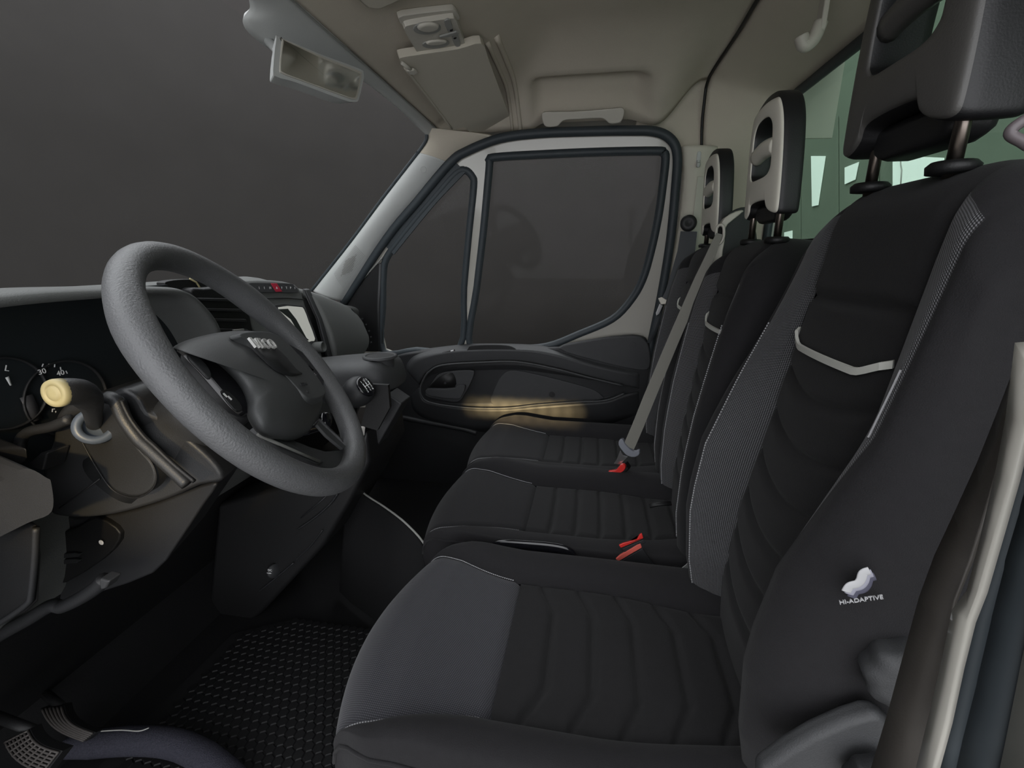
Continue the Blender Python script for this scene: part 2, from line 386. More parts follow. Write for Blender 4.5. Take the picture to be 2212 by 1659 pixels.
# windscreen
ws = [(.12, 1.02, .88), (.5, 1.17, .90), (.96, 1.21, .90), (1.4, 1.17, .90), (1.74, 1.02, .86)]
wt = [(.18, .565, 1.42), (.5, .625, 1.425), (.96, .665, 1.425), (1.4, .625, 1.425), (1.66, .565, 1.41)]
ws, wt = cat(ws, 6), cat(wt, 6)
g = loft('window_2', [ws, wt], M['glass'], closed=False, cap=False, solid=.005)
tag(g, 'clear curved windscreen above the dashboard', 'windscreen', kind='structure')

# A-pillar (passenger side)
def pil(px, py, x): return P(px, py, x=x)
pa = [(676, 628, 1.70), (760, 522, 1.69), (830, 428, 1.68), (906, 330, 1.665)]           # glass edge
pb = [(742, 652, 1.745), (836, 512, 1.735), (900, 435, 1.725), (972, 352, 1.71)]        # seal edge
A0 = cat([pil(*p) for p in pa], 8); B0 = cat([pil(*p) for p in pb], 8)
def apil(u, v):
    k = u * (len(A0) - 1); i = min(int(k), len(A0) - 2); a = A0[i].lerp(A0[i + 1], k - i); b = B0[i].lerp(B0[i + 1], k - i)
    p = a.lerp(b, v); p.x -= .022 * math.sin(math.pi * min(1, v * 1.1)) ** .7; p.x += .01 * sm(.8, 1, v); return p
ap = surf('trim_1', apil, 60, 20, M['trimlight'], solid=.012)
tag(ap, 'pale blue-grey windscreen pillar trim with speaker mesh', 'pillar trim', kind='structure')
# upper end in headliner cloth
UA = cat([pil(906, 330, 1.665), pil(925, 300, 1.66), pil(921, 276, 1.655)], 8); UB = cat([pil(972, 352, 1.71), pil(1010, 325, 1.715), pil(1080, 298, 1.72)], 8)
def upil(u, v):
    k = u * (len(UA) - 1); i = min(int(k), len(UA) - 2); a = UA[i].lerp(UA[i + 1], k - i); b = UB[i].lerp(UB[i + 1], k - i)
    p = a.lerp(b, v); p.x -= .020 * math.sin(math.pi * min(1, v * 1.1)) ** .7; return p
surf('cloth_corner', upil, 24, 16, M['liner'], ap, solid=.012)
tube('glass_edge', [p + Vector((.0, .006, 0)) for p in A0 + UA], .006, M['rubber'], ap, n=8)
# screw cover and speaker mesh lie on the pillar
def onp(u, v, o=.0): 
    p = Vector(apil(u, v)); e = Vector(apil(min(1, u + .01), v)) - p; d = Vector(apil(u, min(1, v + .02))) - p; n = e.cross(d).normalized()
    if n.x > 0: n = -n
    return p + n * o, n
p, n = onp(.88, .52, .0); disc('screw_cover', p, n, .011, .0015, M['trimlight'], ap)
mesh_v = []; mesh_f = []
for i in range(26):
    for j in range(15):
        u = .12 + .15 * i / 25 - .06 * (j / 14 - .5); vv = .28 + .48 * j / 14
        p, n = onp(u, vv, .0016); q = len(mesh_v); s = .0026 if (abs(i - 12.5) / 9 + abs(j - 7) / 6) < .95 else .0013
        a = n.cross(Vector((0, 0, 1))).normalized(); b = n.cross(a)
        mesh_v += [p + (a * math.cos(t) + b * math.sin(t)) * s for t in (0, 1.047, 2.094, 3.141, 4.188, 5.235)]
        mesh_f.append(tuple(range(q, q + 6)))
sp = mk('speaker_mesh', mesh_v, mesh_f, M['greyd'], ap, smooth=False); sp['kind'] = 'stuff'

# ------------------------------------------------------------------ passenger door (painted frame, panes, seals, panel)
door = thing('door_1', 'passenger door with white painted window frame and dark moulded panel', 'door', (1.80, .25, .25), kind='structure')
aper = [(742, 655), (836, 514), (900, 437), (972, 352), (1010, 326), (1080, 299), (1160, 288), (1250, 284), (1350, 282), (1415, 284), (1450, 302), (1463, 335), (1460, 400), (1448, 520), (1428, 640), (1408, 735), (1395, 800)]
win = [(1056, 372), (1058, 350), (1066, 340), (1180, 333), (1300, 328), (1418, 326), (1433, 330), (1438, 342), (1432, 400), (1422, 470), (1406, 545), (1388, 605), (1362, 650), (1322, 690), (1250, 722), (1180, 748), (1100, 752), (1016, 752), (1030, 620), (1044, 500)]
qua = [(1006, 368), (1021, 382), (1024, 402), (1014, 500), (1003, 620), (993, 752), (900, 756), (828, 758), (827, 660), (828, 600), (834, 560), (862, 520), (900, 472), (945, 420), (985, 375)]
def ringframe(name, outer, holes, th, m, off):
    # painted sheet with window holes: triangulated fill, then thickened towards the outside
    bm = bmesh.new(); o0 = ORG[door.name]
    for lp in [outer] + holes:
        vs = [bm.verts.new(PD(px, py, off) - o0) for px, py in lp]
        for i in range(len(vs)): bm.edges.new((vs[i], vs[(i + 1) % len(vs)]))
    bmesh.ops.triangle_fill(bm, use_beauty=True, edges=bm.edges[:])
    bmesh.ops.recalc_face_normals(bm, faces=bm.faces)
    me = bpy.data.meshes.new(name); bm.to_mesh(me); bm.free(); me.materials.append(m)
    if sum(p.normal.x * p.area for p in me.polygons) > 0: me.flip_normals()
    o = bpy.data.objects.new(name, me); put(o, door, o0)
    s = o.modifiers.new('solid', 'SOLIDIFY'); s.thickness = th; s.offset = -1
    bv = o.modifiers.new('bevel', 'BEVEL'); bv.width = .006; bv.segments = 3; bv.limit_method = 'ANGLE'; bv.harden_normals = True
    me.polygons.foreach_set('use_smooth', [True] * len(me.polygons))
    return o
def smooth2(l, n=5, closed=True): return [(p.x, p.y) for p in cat([(a, b, 0) for a, b in l], n, closed)]
outer = smooth2([(p[0], p[1]) for p in aper], 4, False) + [(1380, 880), (760, 880)]
fr = ringframe('window_frame', outer, [smooth2(win, 3), smooth2(qua, 3)], .035, M['white'], .012)
fr['label'] = 'white painted steel window frame'
tube('door_seal', [PD(px, py, .022) for px, py in smooth2(aper, 5, False)], .0155, M['rubber'], door, n=10)
tube('window_seal', [PD(px, py, .010) for px, py in smooth2(win, 4)], .014, M['rubber'], door, n=8, closed=True)
tube('window_seal', [PD(px, py, .010) for px, py in smooth2(qua, 4)], .0135, M['rubber'], door, n=8, closed=True)
# broad rubber run behind the diagonal of the quarter light
strap('seal_run', [PD(px, py, .016) for px, py in smooth2([(995, 362), (935, 425), (880, 492), (842, 540)], 5, False)], Vector((0, .017, .017)), .008, M['rubber'], door)
for nm, lp in (('window_pane', win), ('quarter_pane', qua)):
    mk(nm, [PD(px, py, -.012) for px, py in smooth2(lp, 3)], [tuple(range(len(lp) * 3))], M['glass'], door, smooth=False, solid=.004)
# mirror triangle
slab('mirror_sail', [PD(*p, .02) for p in [(826, 566), (812, 572), (745, 652), (738, 668), (748, 700), (762, 760), (826, 760)]], DN * .02, M['bplastic'], door, bevel=.004)
tube('sail_edge', [PD(px, py, .021) for px, py in smooth2([(742, 668), (770, 620), (800, 585), (826, 556)], 5, False)], .0035, M['greyd'], door, n=6)
tube('sail_post', [PD(822, 570, .02), PD(818, 660, .022), PD(820, 758, .02)], .006, M['plastic'], door, n=8)

# moulded panel: base skin, ledge, bowl, handle, grille
base = [(842, 775), (880, 760), (960, 750), (1040, 746), (1180, 748), (1260, 738), (1330, 724), (1378, 722), (1400, 738), (1405, 800), (1400, 900), (1400, 1130), (1100, 1130), (940, 1130), (800, 1100), (795, 900), (815, 800)]
slab('door_panel', [PD(px, py, .018) for px, py in smooth2(base, 3)], -DN * .03, M['dplastic'], door, bevel=.008, seg=3)
def band(name, top, bot, o_top, o_mid, o_bot, m, n=60, k=12):
    T = [(p.x, p.y) for p in cat([(a, b, 0) for a, b in top], 12)]; B = [(p.x, p.y) for p in cat([(a, b, 0) for a, b in bot], 12)]
    def pick(L, u):
        q = u * (len(L) - 1); i = min(int(q), len(L) - 2); return lerp(L[i][0], L[i + 1][0], q - i), lerp(L[i][1], L[i + 1][1], q - i)
    def fn(u, v):
        a = pick(T, u); b = pick(B, u); e = math.sin(math.pi * min(1, max(0, u))) ** .35
        o = interp(v, [0, .35, .75, 1], [o_top, o_mid, o_mid * .95, o_bot])
        o = lerp(.03, o, e)
        return PD(lerp(a[0], b[0], v), lerp(a[1], b[1], v), o)
    return surf(name, fn, n, k, m, door, solid=.01)
band('arm_ledge', [(868, 790), (875, 775), (900, 758), (969, 747), (1037, 742), (1145, 744), (1200, 751), (1260, 770), (1335, 787), (1385, 794)],
     [(905, 832), (910, 820), (925, 803), (955, 787), (1037, 781), (1118, 780), (1200, 795), (1270, 813), (1335, 830), (1385, 840)], .02, .095, .085, M['plastic'])
band('bowl_surround', [(905, 832), (912, 862), (937, 873), (1010, 883), (1091, 884), (1159, 878), (1240, 872), (1308, 867), (1350, 853), (1385, 845)],
     [(880, 850), (890, 890), (930, 915), (1010, 935), (1091, 942), (1159, 940), (1240, 935), (1308, 925), (1350, 915), (1390, 905)], .075, .075, .03, M['dplastic'])
tube('bowl_rim', [PD(px, py, .088) for px, py in smooth2([(925, 803), (909, 835), (914, 860), (940, 872), (1010, 881), (1091, 882), (1159, 875), (1240, 869), (1308, 865), (1348, 850)], 6, False)], .004, M['plastic'], door, n=8)
tube('ledge_rim', [PD(px, py, .092) for px, py in smooth2([(912, 825), (925, 805), (955, 789), (1037, 783), (1118, 782), (1200, 797), (1270, 815), (1345, 833)], 6, False)], .004, M['plastic'], door, n=8)
band('bowl', [(912, 835), (925, 808), (955, 790), (1037, 784), (1118, 783), (1200, 798), (1270, 816), (1345, 836)],
     [(915, 852), (940, 870), (1010, 880), (1060, 881), (1120, 879), (1200, 870), (1290, 864), (1345, 846)], .06, .035, .06, M['dplastic'])
slab('speaker_grille', [PD(px, py, .046) for px, py in smooth2([(1062, 868), (1066, 845), (1085, 810), (1113, 799), (1200, 817), (1275, 838), (1298, 852), (1296, 862), (1200, 870), (1090, 878)], 4)], -DN * .008, M['plastic'], door, bevel=.003)
disc('badge_ring', PD(1192, 852, .055), -DN, .012, .0012, M['dplastic'], door)
# interior handle
hb = slab('handle_bezel', [PD(px, py, .058) for px, py in smooth2([(950, 806), (985, 799), (1019, 798), (1026, 804), (1018, 826), (1005, 850), (990, 866), (955, 862), (925, 855), (921, 845), (932, 828)], 4)], -DN * .012, M['plastic'], door, bevel=.004)
slab('handle_cup', [PD(px, py, .071) for px, py in smooth2([(954, 811), (978, 806), (982, 836), (926, 842), (936, 826)], 4)], -DN * .001, M['bplastic'], hb, bevel=0)
slab('handle_lever', [PD(px, py, .072) for px, py in smooth2([(924, 838), (960, 838), (983, 836), (990, 831), (1005, 830), (1006, 838), (1000, 851), (992, 858), (960, 856), (928, 850)], 4)], -DN * .016, M['plastic'], hb, bevel=.005, seg=3)
disc('lock_button', PD(962, 827, .072), -DN, .006, .004, M['dplastic'], hb)
# ledge pocket and window switch
slab('ledge_pocket', [PD(px, py, .085) for px, py in smooth2([(1012, 752), (1020, 746), (1060, 744), (1100, 746), (1116, 756), (1100, 760), (1015, 761)], 4)], -DN * .006, M['bplastic'], door, bevel=.002)
sw = slab('window_switch', [PD(px, py, .080) for px, py in [(956, 760), (982, 754), (984, 757), (980, 762), (957, 764)]], -DN * .008, M['gloss'], door, bevel=.002)
slab('switch_mark', [PD(px, py, .0895) for px, py in [(973, 757), (980, 755), (980, 758), (974, 760)]], -DN * .001, M['print'], sw, bevel=0)
# rear upper wing of the panel with screw cover
slab('panel_wing', [PD(px, py, .03) for px, py in smooth2([(1205, 750), (1281, 731), (1340, 723), (1382, 724), (1401, 745), (1403, 790), (1375, 796), (1300, 780)], 3)], -DN * .02, M['plastic'], door, bevel=.006, seg=3)
disc('screw_cover', PD(1366, 746, .05), -DN, .014, .002, M['plastic'], door)
# lower pocket lip
tube('map_pocket_lip', [PD(px, py, .05) for px, py in smooth2([(860, 900), (940, 915), (1000, 926), (1030, 935)], 6, False)], .012, M['dplastic'], door, n=10)

# B-pillar (passenger side) in pale plastic
def bp(px, py, x): return P(px, py, x=x)
b0 = [bp(1468, 318, 1.735), bp(1472, 400, 1.74), bp(1458, 520, 1.75), bp(1435, 640, 1.77), bp(1405, 780, 1.79), bp(1380, 900, 1.80)]
b1 = [bp(1553, 318, 1.75), bp(1545, 400, 1.755), bp(1530, 520, 1.765), bp(1510, 640, 1.775), bp(1490, 780, 1.79), bp(1470, 900, 1.80)]
b0, b1 = cat(b0, 6), cat(b1, 6)
def bpl(u, v):
    k = u * (len(b0) - 1); i = min(int(k), len(b0) - 2); p = b0[i].lerp(b0[i + 1], k - i).lerp(b1[i].lerp(b1[i + 1], k - i), v)
    p.x -= .03 * math.sin(math.pi * v) ** .5; return p
bpo = surf('trim_2', bpl, 40, 14, M['pillar2'], solid=.01)
tag(bpo, 'pale plastic pillar trim behind the passenger door', 'pillar trim', kind='structure')
slab('cloth_gusset', [P(a, b, x=1.765) for a, b in smooth2([(1370, 280), (1420, 215), (1520, 140), (1590, 130), (1610, 322), (1520, 334), (1450, 338)], 3)], (.012, 0, 0), M['liner'], bpo, bevel=.003)
slab('belt_slot', [Vector(bpl(*q)) + Vector((-.004, 0, 0)) for q in [(.17, .40), (.17, .62), (.47, .66), (.47, .44)]], (-.002, 0, 0), M['grey'], bpo, bevel=.001)
# driver-side B-pillar at the open door
T3 = thing('trim_3', 'white painted driver door pillar edge with black rubber seal', 'door pillar', (.25, -.25, .1), kind='structure')
def pr(l, x): return [P(a, b, x=x) for a, b in l]
wl = pr([(2192, 740), (2172, 900), (2148, 1030), (2115, 1170), (2088, 1275), (2056, 1318), (2035, 1420), (2010, 1530), (1977, 1665)], .262)
wr = pr([(2225, 800), (2212, 915), (2180, 1040), (2145, 1160), (2112, 1275), (2088, 1340), (2065, 1440), (2040, 1560), (2012, 1665)], .25)
def rib(nm, a, b, m, th):
    n = len(a); v = list(a) + list(b); return mk(nm, v, [(i, i + 1, n + i + 1, n + i) for i in range(n - 1)], m, T3, smooth=True, solid=th)
rib('painted_flange', wl, wr, M['white'], .004)
s1 = pr([(2235, 900), (2225, 1000), (2200, 1100), (2160, 1220), (2130, 1320), (2100, 1440), (2065, 1600), (2052, 1680)], .255)
tube('door_seal', [p for p in pr([(2262, 830), (2232, 960), (2194, 1090), (2160, 1210), (2122, 1330), (2092, 1460), (2058, 1600), (2042, 1680)], .258)], .0055, M['rubber'], T3, n=10)
rib('rubber_lip', pr([(2262, 800), (2235, 950), (2195, 1090), (2160, 1210), (2128, 1330), (2098, 1460), (2063, 1600), (2045, 1680)], .256), pr([(2350, 800), (2310, 950), (2270, 1100), (2245, 1220), (2222, 1350), (2200, 1460), (2172, 1600), (2155, 1680)], .235), M['rubber'], .004)
rib('painted_sill', pr([(2350, 800), (2310, 950), (2270, 1100), (2245, 1220), (2222, 1350), (2200, 1460), (2172, 1600), (2155, 1680)], .233), pr([(2600, 800), (2560, 950), (2500, 1100), (2460, 1220), (2430, 1350), (2400, 1460), (2370, 1600), (2355, 1680)], .19), M['white'], .004)
# ------------------------------------------------------------------ seats
def cushion(par, cx, W, yb, yf, zb, ztop, hb, sw0, yse, gr, front_mat, chev=.030, rf=.055, sub='seat', bw=.042, hbs=(1, 1)):
    """one upholstered cushion: rib panel, front panel and two bolsters, seams sunk between them"""
    zt = lambda y: interp(y, [yb, yb + .1, yse, yf - .1, yf], ztop)
    def seamw(y): return sw0 + .045 * sm(yse, yf, y) - .03 * sm(-.02, yb, y) if True else sw0
    L1 = (yf - rf) - yb; L2 = rf * math.pi / 2; L3 = .10; LT = L1 + L2 + L3
    def path(v):          # -> y, drop, fraction of front wrap
        s = v * LT
        if s < L1: return yb + s, 0, 0
        if s < L1 + L2:
            a = (s - L1) / rf; return yf - rf + rf * math.sin(a), rf * (1 - math.cos(a)), a / (math.pi / 2)
        return yf - .10 * (s - L1 - L2) * .5, rf + (s - L1 - L2), 1
    def dip(d, g=.007, w=.007): return -g * math.exp(-(d / w) ** 2)
    vse = (yse - yb) / LT
    def Wf(y): return W * (1 - .13 * sm(yf - .09, yf, y) ** 2)
    def top(v, q):        # q in -1..1 across the middle
        y, dr, fw = path(v); s = seamw(y); x = q * s
        z = zt(y) - dr - .010 * (1 - q * q) * (1 - fw)
        return x, y, z, s, fw
    def bow(x, y): return bw * (x / W) ** 2 * sm(yse, yf - .02, y)
    def mid(v, q):
        x, y, z, s, fw = top(v, q); d = dip((1 - abs(q)) * s)
        for k, g in enumerate(gr):
            yk = g + chev * max(0, (abs(q) - .55) / .45)
            d = min(d, dip(y - yk, .009, .0075))
        z += .006 * math.cos(math.pi * q / 2)
        z += d
        return Vector((cx + x, y, z))
    def fro(v, q):
        x, y, z, s, fw = top(v, q); d = dip((1 - abs(q)) * s, .005) + dip((v - vse) * LT, .009)
        e = sm(0, 1, fw)
        z += .010 * math.cos(math.pi * q / 2) * (1 - e) + d * (1 - e); y += .012 * math.cos(math.pi * q / 2) * e + d * e
        return Vector((cx + x, y - bow(x, y), z))
    def bol(sg):
        def fn(v, t):
            y, dr, fw = path(v); s = seamw(y); w = Wf(y); h = hb * hbs[0 if sg < 0 else 1] * (1 - .75 * sm(yf - .16, yf, y)) * (.75 + .25 * sm(yb, yb + .1, y)); k = w - s
            z0 = zt(y) - dr
            cp = [(s, -.001), (s + .22 * k, h * .62), (s + .5 * k, h), (s + .82 * k, h * .96), (s + .985 * k, h * .55), (w + .004, -.02), (w + .003, -.055), (w - .004, -.09), (w - .01, -.13)]
            q = t * (len(cp) - 1); i = min(int(q), len(cp) - 2); f_ = q - i
            pm = [cp[max(i - 1, 0)], cp[i], cp[i + 1], cp[min(i + 2, len(cp) - 1)]]
            def cr(a, b, c, d): return .5 * (2 * b + (c - a) * f_ + (2 * a - 5 * b + 4 * c - d) * f_ ** 2 + (3 * b - a - 3 * c + d) * f_ ** 3)
            x = cr(*[p[0] for p in pm]); z = cr(*[p[1] for p in pm])
            d = dip((x - s) if t < .5 else 1)
            z = max(z0 + z + d * (1 - sm(0, 1, fw)), zb)
            return Vector((cx + sg * x, y - bow(x, y), z))
        return fn
    surf(sub + '_panel', mid, 150, 41, M['fabric2'], par, us=(0, vse), vs=(-1, 1))
    fp = surf('front_panel', fro, 60, 41, front_mat, par, us=(vse, 1), vs=(-1, 1))
    bl = []
    for sg in (-1, 1): bl.append(surf('bolster', bol(sg), 90, 44, M['fabric'], par))
    # pale stitch beads where the front panel meets the bolsters
    for sg in (-1, 1):
        pts = [fro(lerp(vse + .02, .93, i / 70), sg * .985) + Vector((sg * .003, 0, .002)) for i in range(71)]
        stitches('stitching', pts, .0011, fp)
    # closed underside
    mk('seat_base', [(cx - W + .02, yb, zb), (cx + W - .02, yb, zb), (cx + W - .02, yf - .05, zb), (cx - W + .02, yf - .05, zb), (cx - W + .03, yb, .02), (cx + W - .03, yb, .02), (cx + W - .03, yf - .09, .02), (cx - W + .03, yf - .09, .02)],
       [(0, 1, 2, 3), (4, 7, 6, 5), (0, 4, 5, 1), (1, 5, 6, 2), (2, 6, 7, 3), (3, 7, 4, 0)], M['bplastic'], par, smooth=False, bevel=.01)
    # side skirt so that the cushion reads closed
    for sg in (-1, 1):
        tube('welt', [bol(sg)(i / 40, .60) + Vector((sg * .001, 0, 0)) for i in range(36)], .0028, M['fabric'], par, n=6)
    return fro, bol, vse
def stitches(name, pts, r, par, m=None):
    v = []; f = []
    for i in range(0, len(pts) - 1):
        a, b = Vector(pts[i]), Vector(pts[i + 1]); b = a.lerp(b, .62); t = (b - a)
        if t.length < 1e-5: continue
        t.normalize(); u = t.cross(Vector((0, 0, 1)) if abs(t.z) < .9 else Vector((1, 0, 0))).normalized(); w = t.cross(u); k = len(v)
        for p in (a, b):
            for j in range(4): v.append(p + u * r * math.cos(j * math.pi / 2) + w * r * math.sin(j * math.pi / 2))
        for j in range(4): f.append((k + j, k + (j + 1) % 4, k + 4 + (j + 1) % 4, k + 4 + j))
        f += [(k, k + 3, k + 2, k + 1), (k + 4, k + 5, k + 6, k + 7)]
    o = mk(name, v, f, m or M['stitch'], par, smooth=False, fixn=False); o['kind'] = 'stuff'; return o

def backrest(par, cx, W, zbot, ztop, yfz, yfy, ybk, sc, sw, ridge, seams, pipe_z, gro, rt=.05, shoulder=.085, strip_from=0.0, strip_to=.86, wmat=None, wt=None, st=(.04, .69)):
    yf = lambda z: interp(z, yfz, yfy)
    Wz = (lambda z: interp(z, wt[0], wt[1])) if wt else (lambda z: W)
    L1 = ztop - rt - zbot; L2 = rt * math.pi / 2; D = lambda z: yf(z) - ybk(z); L3 = max(.02, D(ztop) - rt); LT = L1 + L2 + L3
    def path(v):
        s = v * LT
        if s < L1: return zbot + s, 0, 0
        if s < L1 + L2:
            a = (s - L1) / rt; return ztop - rt + rt * math.sin(a), rt * (1 - math.cos(a)), a / (math.pi / 2)
        return ztop - .004 * (s - L1 - L2) / L3, rt + (s - L1 - L2), 1
    def scz(z): return interp(z, [zbot, .6, .85, 1.0, ztop], sc)
    def swz(z): return interp(z, [zbot, .6, .85, 1.0, ztop], sw)
    def rd(z): return interp(z, [zbot, .55, .68, .85, 1.0, ztop], ridge)
    def sh(v, x):
        a = max(0, (abs(x) / (W if not wt else wt[1][-1]) - .45) / .55); return shoulder * a ** 2.4 * sm(.45, .97, v)
    def dip(d, g=.007, w=.008): return -g * math.exp(-(d / w) ** 2)
    def place(v, x, fwd):
        z, back, fw = path(v); zz = z - sh(v, x); k = (1 - .85 * sm(0, 1, fw))
        return Vector((cx + x, yf(z) - back + fwd * k, zz))
    def mid(v, q):
        z, back, fw = path(v); s = scz(z); d = dip((1 - abs(q)) * s)
        for g in gro: d = min(d, dip(z - (g + .028 * q * q), .008, .0075))
        for g in seams: d = min(d, dip(z - g, .010, .008))
        bump = .010 * (1 - q * q)
        return place(v, q * s, bump + d)
    def strip(sg):
        def fn(v, t):
            z, back, fw = path(v); a = scz(z); b = swz(z); x = lerp(a, b, t)
            f_ = rd(z) * (.75 * t ** 1.15 + .25 * math.sin(t * math.pi / 2)); return place(v, sg * x, f_ + dip(t * (b - a)) + dip((1 - t) * (b - a), .003, .004))
        return fn
    def bol(sg):
        def fn(v, t):
            z, back, fw = path(v); b = swz(z); W = Wz(z); k = W - b; r0 = rd(z); dp = max(.004, D(z) - back)
            cp = [(b, r0), (b + .35 * k, r0 * .97), (b + .72 * k, r0 * .70), (b + .95 * k, r0 * .25), (W, -.018), (W + .002, -.05), (W + .001, -.08), (W - .006, -.11), (W - .03, -.125)]
            q = t * (len(cp) - 1); i = min(int(q), len(cp) - 2); f_ = q - i
            pm = [cp[max(i - 1, 0)], cp[i], cp[i + 1], cp[min(i + 2, len(cp) - 1)]]
            def cr(a, b, c, d): return .5 * (2 * b + (c - a) * f_ + (2 * a - 5 * b + 4 * c - d) * f_ ** 2 + (3 * b - a - 3 * c + d) * f_ ** 3)
            x = cr(*[p[0] for p in pm]); f2 = cr(*[p[1] for p in pm]) + (dip(t * .06, .003, .004) if t < .2 else 0)
            p = place(v, sg * x, f2 if f2 > 0 else 0)
            if f2 < 0: p.y = max(ybk(z), p.y + f2 * (dp / .125 if dp < .125 else 1))
            return p
        return fn
    zs = lambda z: (z - zbot) / LT
    surf('back_panel', mid, 190, 41, M['fabric2'], par, vs=(-1, 1))
    for sg in (-1, 1):
        vt = strip_to
        s_ = surf('woven_strip', strip(sg), 120, 12, wmat or M['weave'], par, us=(0, vt))
        surf('strip_top', strip(sg), 40, 12, M['fabric'], par, us=(vt, 1))
        surf('bolster', bol(sg), 120, 40, M['fabric'], par)
        stitches('stitching', [strip(sg)(lerp(st[0] if sg < 0 else .04, st[1] if sg < 0 else vt * .80, i / 110), .93) + Vector((0, .0022, 0)) for i in range(111)], .0011, s_)
    # back shell
    surf('back_shell', lambda u, v: Vector((cx + (v * 2 - 1) * (Wz(path(u)[0]) - .025), ybk(path(u)[0]), path(u)[0] - sh(u, (v * 2 - 1) * (Wz(path(u)[0]) - .025)))), 40, 15, M['bplastic'], par)
    # reflective piping
    if pipe_z:
        n = 26; w = scz(pipe_z); pts = []
        for i in range(n + 1):
            q = -.97 + 1.94 * i / n; z = pipe_z + .022 * max(0, (abs(q) - .62) / .38) ** 1.3 ; v = zs(z); p = mid(v, q); p.y += .004; pts.append(p)
        strap('piping', pts, Vector((0, .0006, .0042)), .004, M['piping'], par)
    return mid, strip, bol, zs
def headrest(par, cx, y0, zb, w, h, d, tilt=.10, rods=.08, rodz=None, front=None):
    """open frame headrest with one crossbar on two steel rods"""
    front = front or M['headrest']
    out = [(-.475, .0), (-.50, .08), (-.495, .35), (-.47, .60), (-.42, .80), (-.31, .94), (-.14, 1.0), (.14, 1.0), (.31, .94), (.42, .80), (.47, .60), (.495, .35), (.50, .08), (.475, .0), (.36, .01), (.28, .05), (.22, .12), (-.22, .12), (-.28, .05), (-.36, .01)]
    inn = [(-.27, .30), (-.285, .34), (-.285, .45), (-.275, .58), (-.25, .72), (-.17, .80), (-.07, .825), (.07, .825), (.17, .80), (.25, .72), (.275, .58), (.285, .45), (.285, .34), (.27, .30), (.23, .265), (.17, .25), (.10, .245), (-.10, .245), (-.17, .25), (-.23, .265)]
    inn = [(a * 1.03, .325 + (b - .245) * .845) for a, b in inn]
    O = cat([(a, b, 0) for a, b in out], 4, True); I = cat([(a, b, 0) for a, b in inn], 4, True); N = len(O)
    hr = bpy.data.objects.new('headrest', None); put(hr, par, ORG[par.name])
    def pt(a, b, dep):
        curve = .014 * (1 - (2 * a) ** 2 * .5) - .007
        return Vector((cx + a * w, y0 - tilt * h * b - dep * d - (0 if dep > .3 else (.014 - curve)), zb + b * h))
    def ring(L, dep, k=1.0, cen=(0, .5)): return [pt(cen[0] + (p.x - cen[0]) * k, cen[1] + (p.y - cen[1]) * k, dep) for p in L]
    def face(k, dep, cap_): return [pt(p.x * k, min(.5 + (p.y - .5) * k, cap_ - .25 * (p.x * k) ** 2), dep) for p in O]
    rs = [ring(I, .05, 1.0), ring(I, .01, 1.01), ring(I, .0, 1.05), [pt(lerp(O[j].x, I[j].x, .5), lerp(min(O[j].y, .90), I[j].y, .5), -.01) for j in range(N)], face(.92, .01, .905), face(.96, .03, .925), face(.975, .09, .94)]
    rs2 = [face(.975, .09, .94), face(.985, .12, .965), ring(O, .20, .997), ring(O, .26, 1.0), ring(O, .9, 1.0), ring(O, .97, .985), ring(O, 1.0, .95), ring(I, 1.0, 1.03), ring(I, .9, .98), ring(I, .12, .97), ring(I, .05, 1.0)]
    def torus(nm, rs, m, par_):
        v = [p for r in rs for p in r]; f = []
        for i in range(len(rs) - 1):
            for j in range(N): f.append((i * N + j, i * N + (j + 1) % N, (i + 1) * N + (j + 1) % N, (i + 1) * N + j))
        return mk(nm, v, f, m, par_, sub=1)
    # the headrest part is one mesh for the pale face, with shell, crossbar and rods as its pieces
    bpy.data.objects.remove(hr)
    hr = torus('headrest', rs, front, par)
    torus('rear_shell', rs2, M['headrestd'], hr)
    tube('crossbar', [pt(a, .555 + .02 * (1 - (a / .29) ** 2), .22) for a in [-.29 + .58 * i / 12 for i in range(13)]], [.017] * 13, front, hr, n=12, ratio=.8)
    # dark body under the notch
    slab('lower_pad', [pt(a, b, .3) for a, b in [(-.33, .12), (-.33, -.02), (-.22, -.05), (.22, -.05), (.33, -.02), (.33, .12)]], (0, -.6 * d, 0), M['headrestd'], hr, bevel=.012, seg=3)
    for s in (-1, 1):
        x = cx + s * rods
        tube('rod', [(x, y0 - .55 * d, rodz - .01), (x, y0 - .55 * d - tilt * .02, zb + .08)], .0068, M['dmetal'], hr, n=14)
        lathe('rod_collar', (x, y0 - .55 * d, rodz - .006), (0, 0, 1), [(.012, 0), (.021, .001), (.022, .008), (.018, .012), (.008, .0125)], M['bplastic'], hr, n=20)
    return hr

# ---- driver seat
DC = .635
ds = thing('driver_seat', 'large dark charcoal driver seat with grey woven side strips behind the steering wheel', 'seat', (DC, 0, 0))
fro, bolc, vse = cushion(ds, .628, .218, -.30, .362, .24, [.385, .375, .376, .388, .382], .027, .143, .115, [.045, -.025, -.095, -.165, -.23], M['weave2'])
mid, strp, bolb, zs = backrest(ds, DC, .24, .36, 1.085, [.36, .45, .6, .75, .9, 1.0, 1.09], [-.255, -.250, -.262, -.285, -.305, -.318, -.33],
    lambda z: interp(z, [.3, .6, 1.09], [-.39, -.41, -.44]), [.13, .130, .120, .112, .112], [.155, .165, .182, .160, .150], [.040, .070, .072, .038, .016, .006], [.945], .874, [.815, .745, .675, .605, .535, .465], wt=([.36, .46, .56, .72, .85, .94, 1.01, 1.09], [.198, .215, .236, .24, .226, .208, .192, .186]), st=(.60, .69))
headrest(ds, DC + .008, -.304, 1.122, .215, .245, .078, tilt=-.01, rods=.073, rodz=1.083, front=mat('headrest skin dark', (.085, .082, .078), .42, .45, bump=.12, bscale=500))
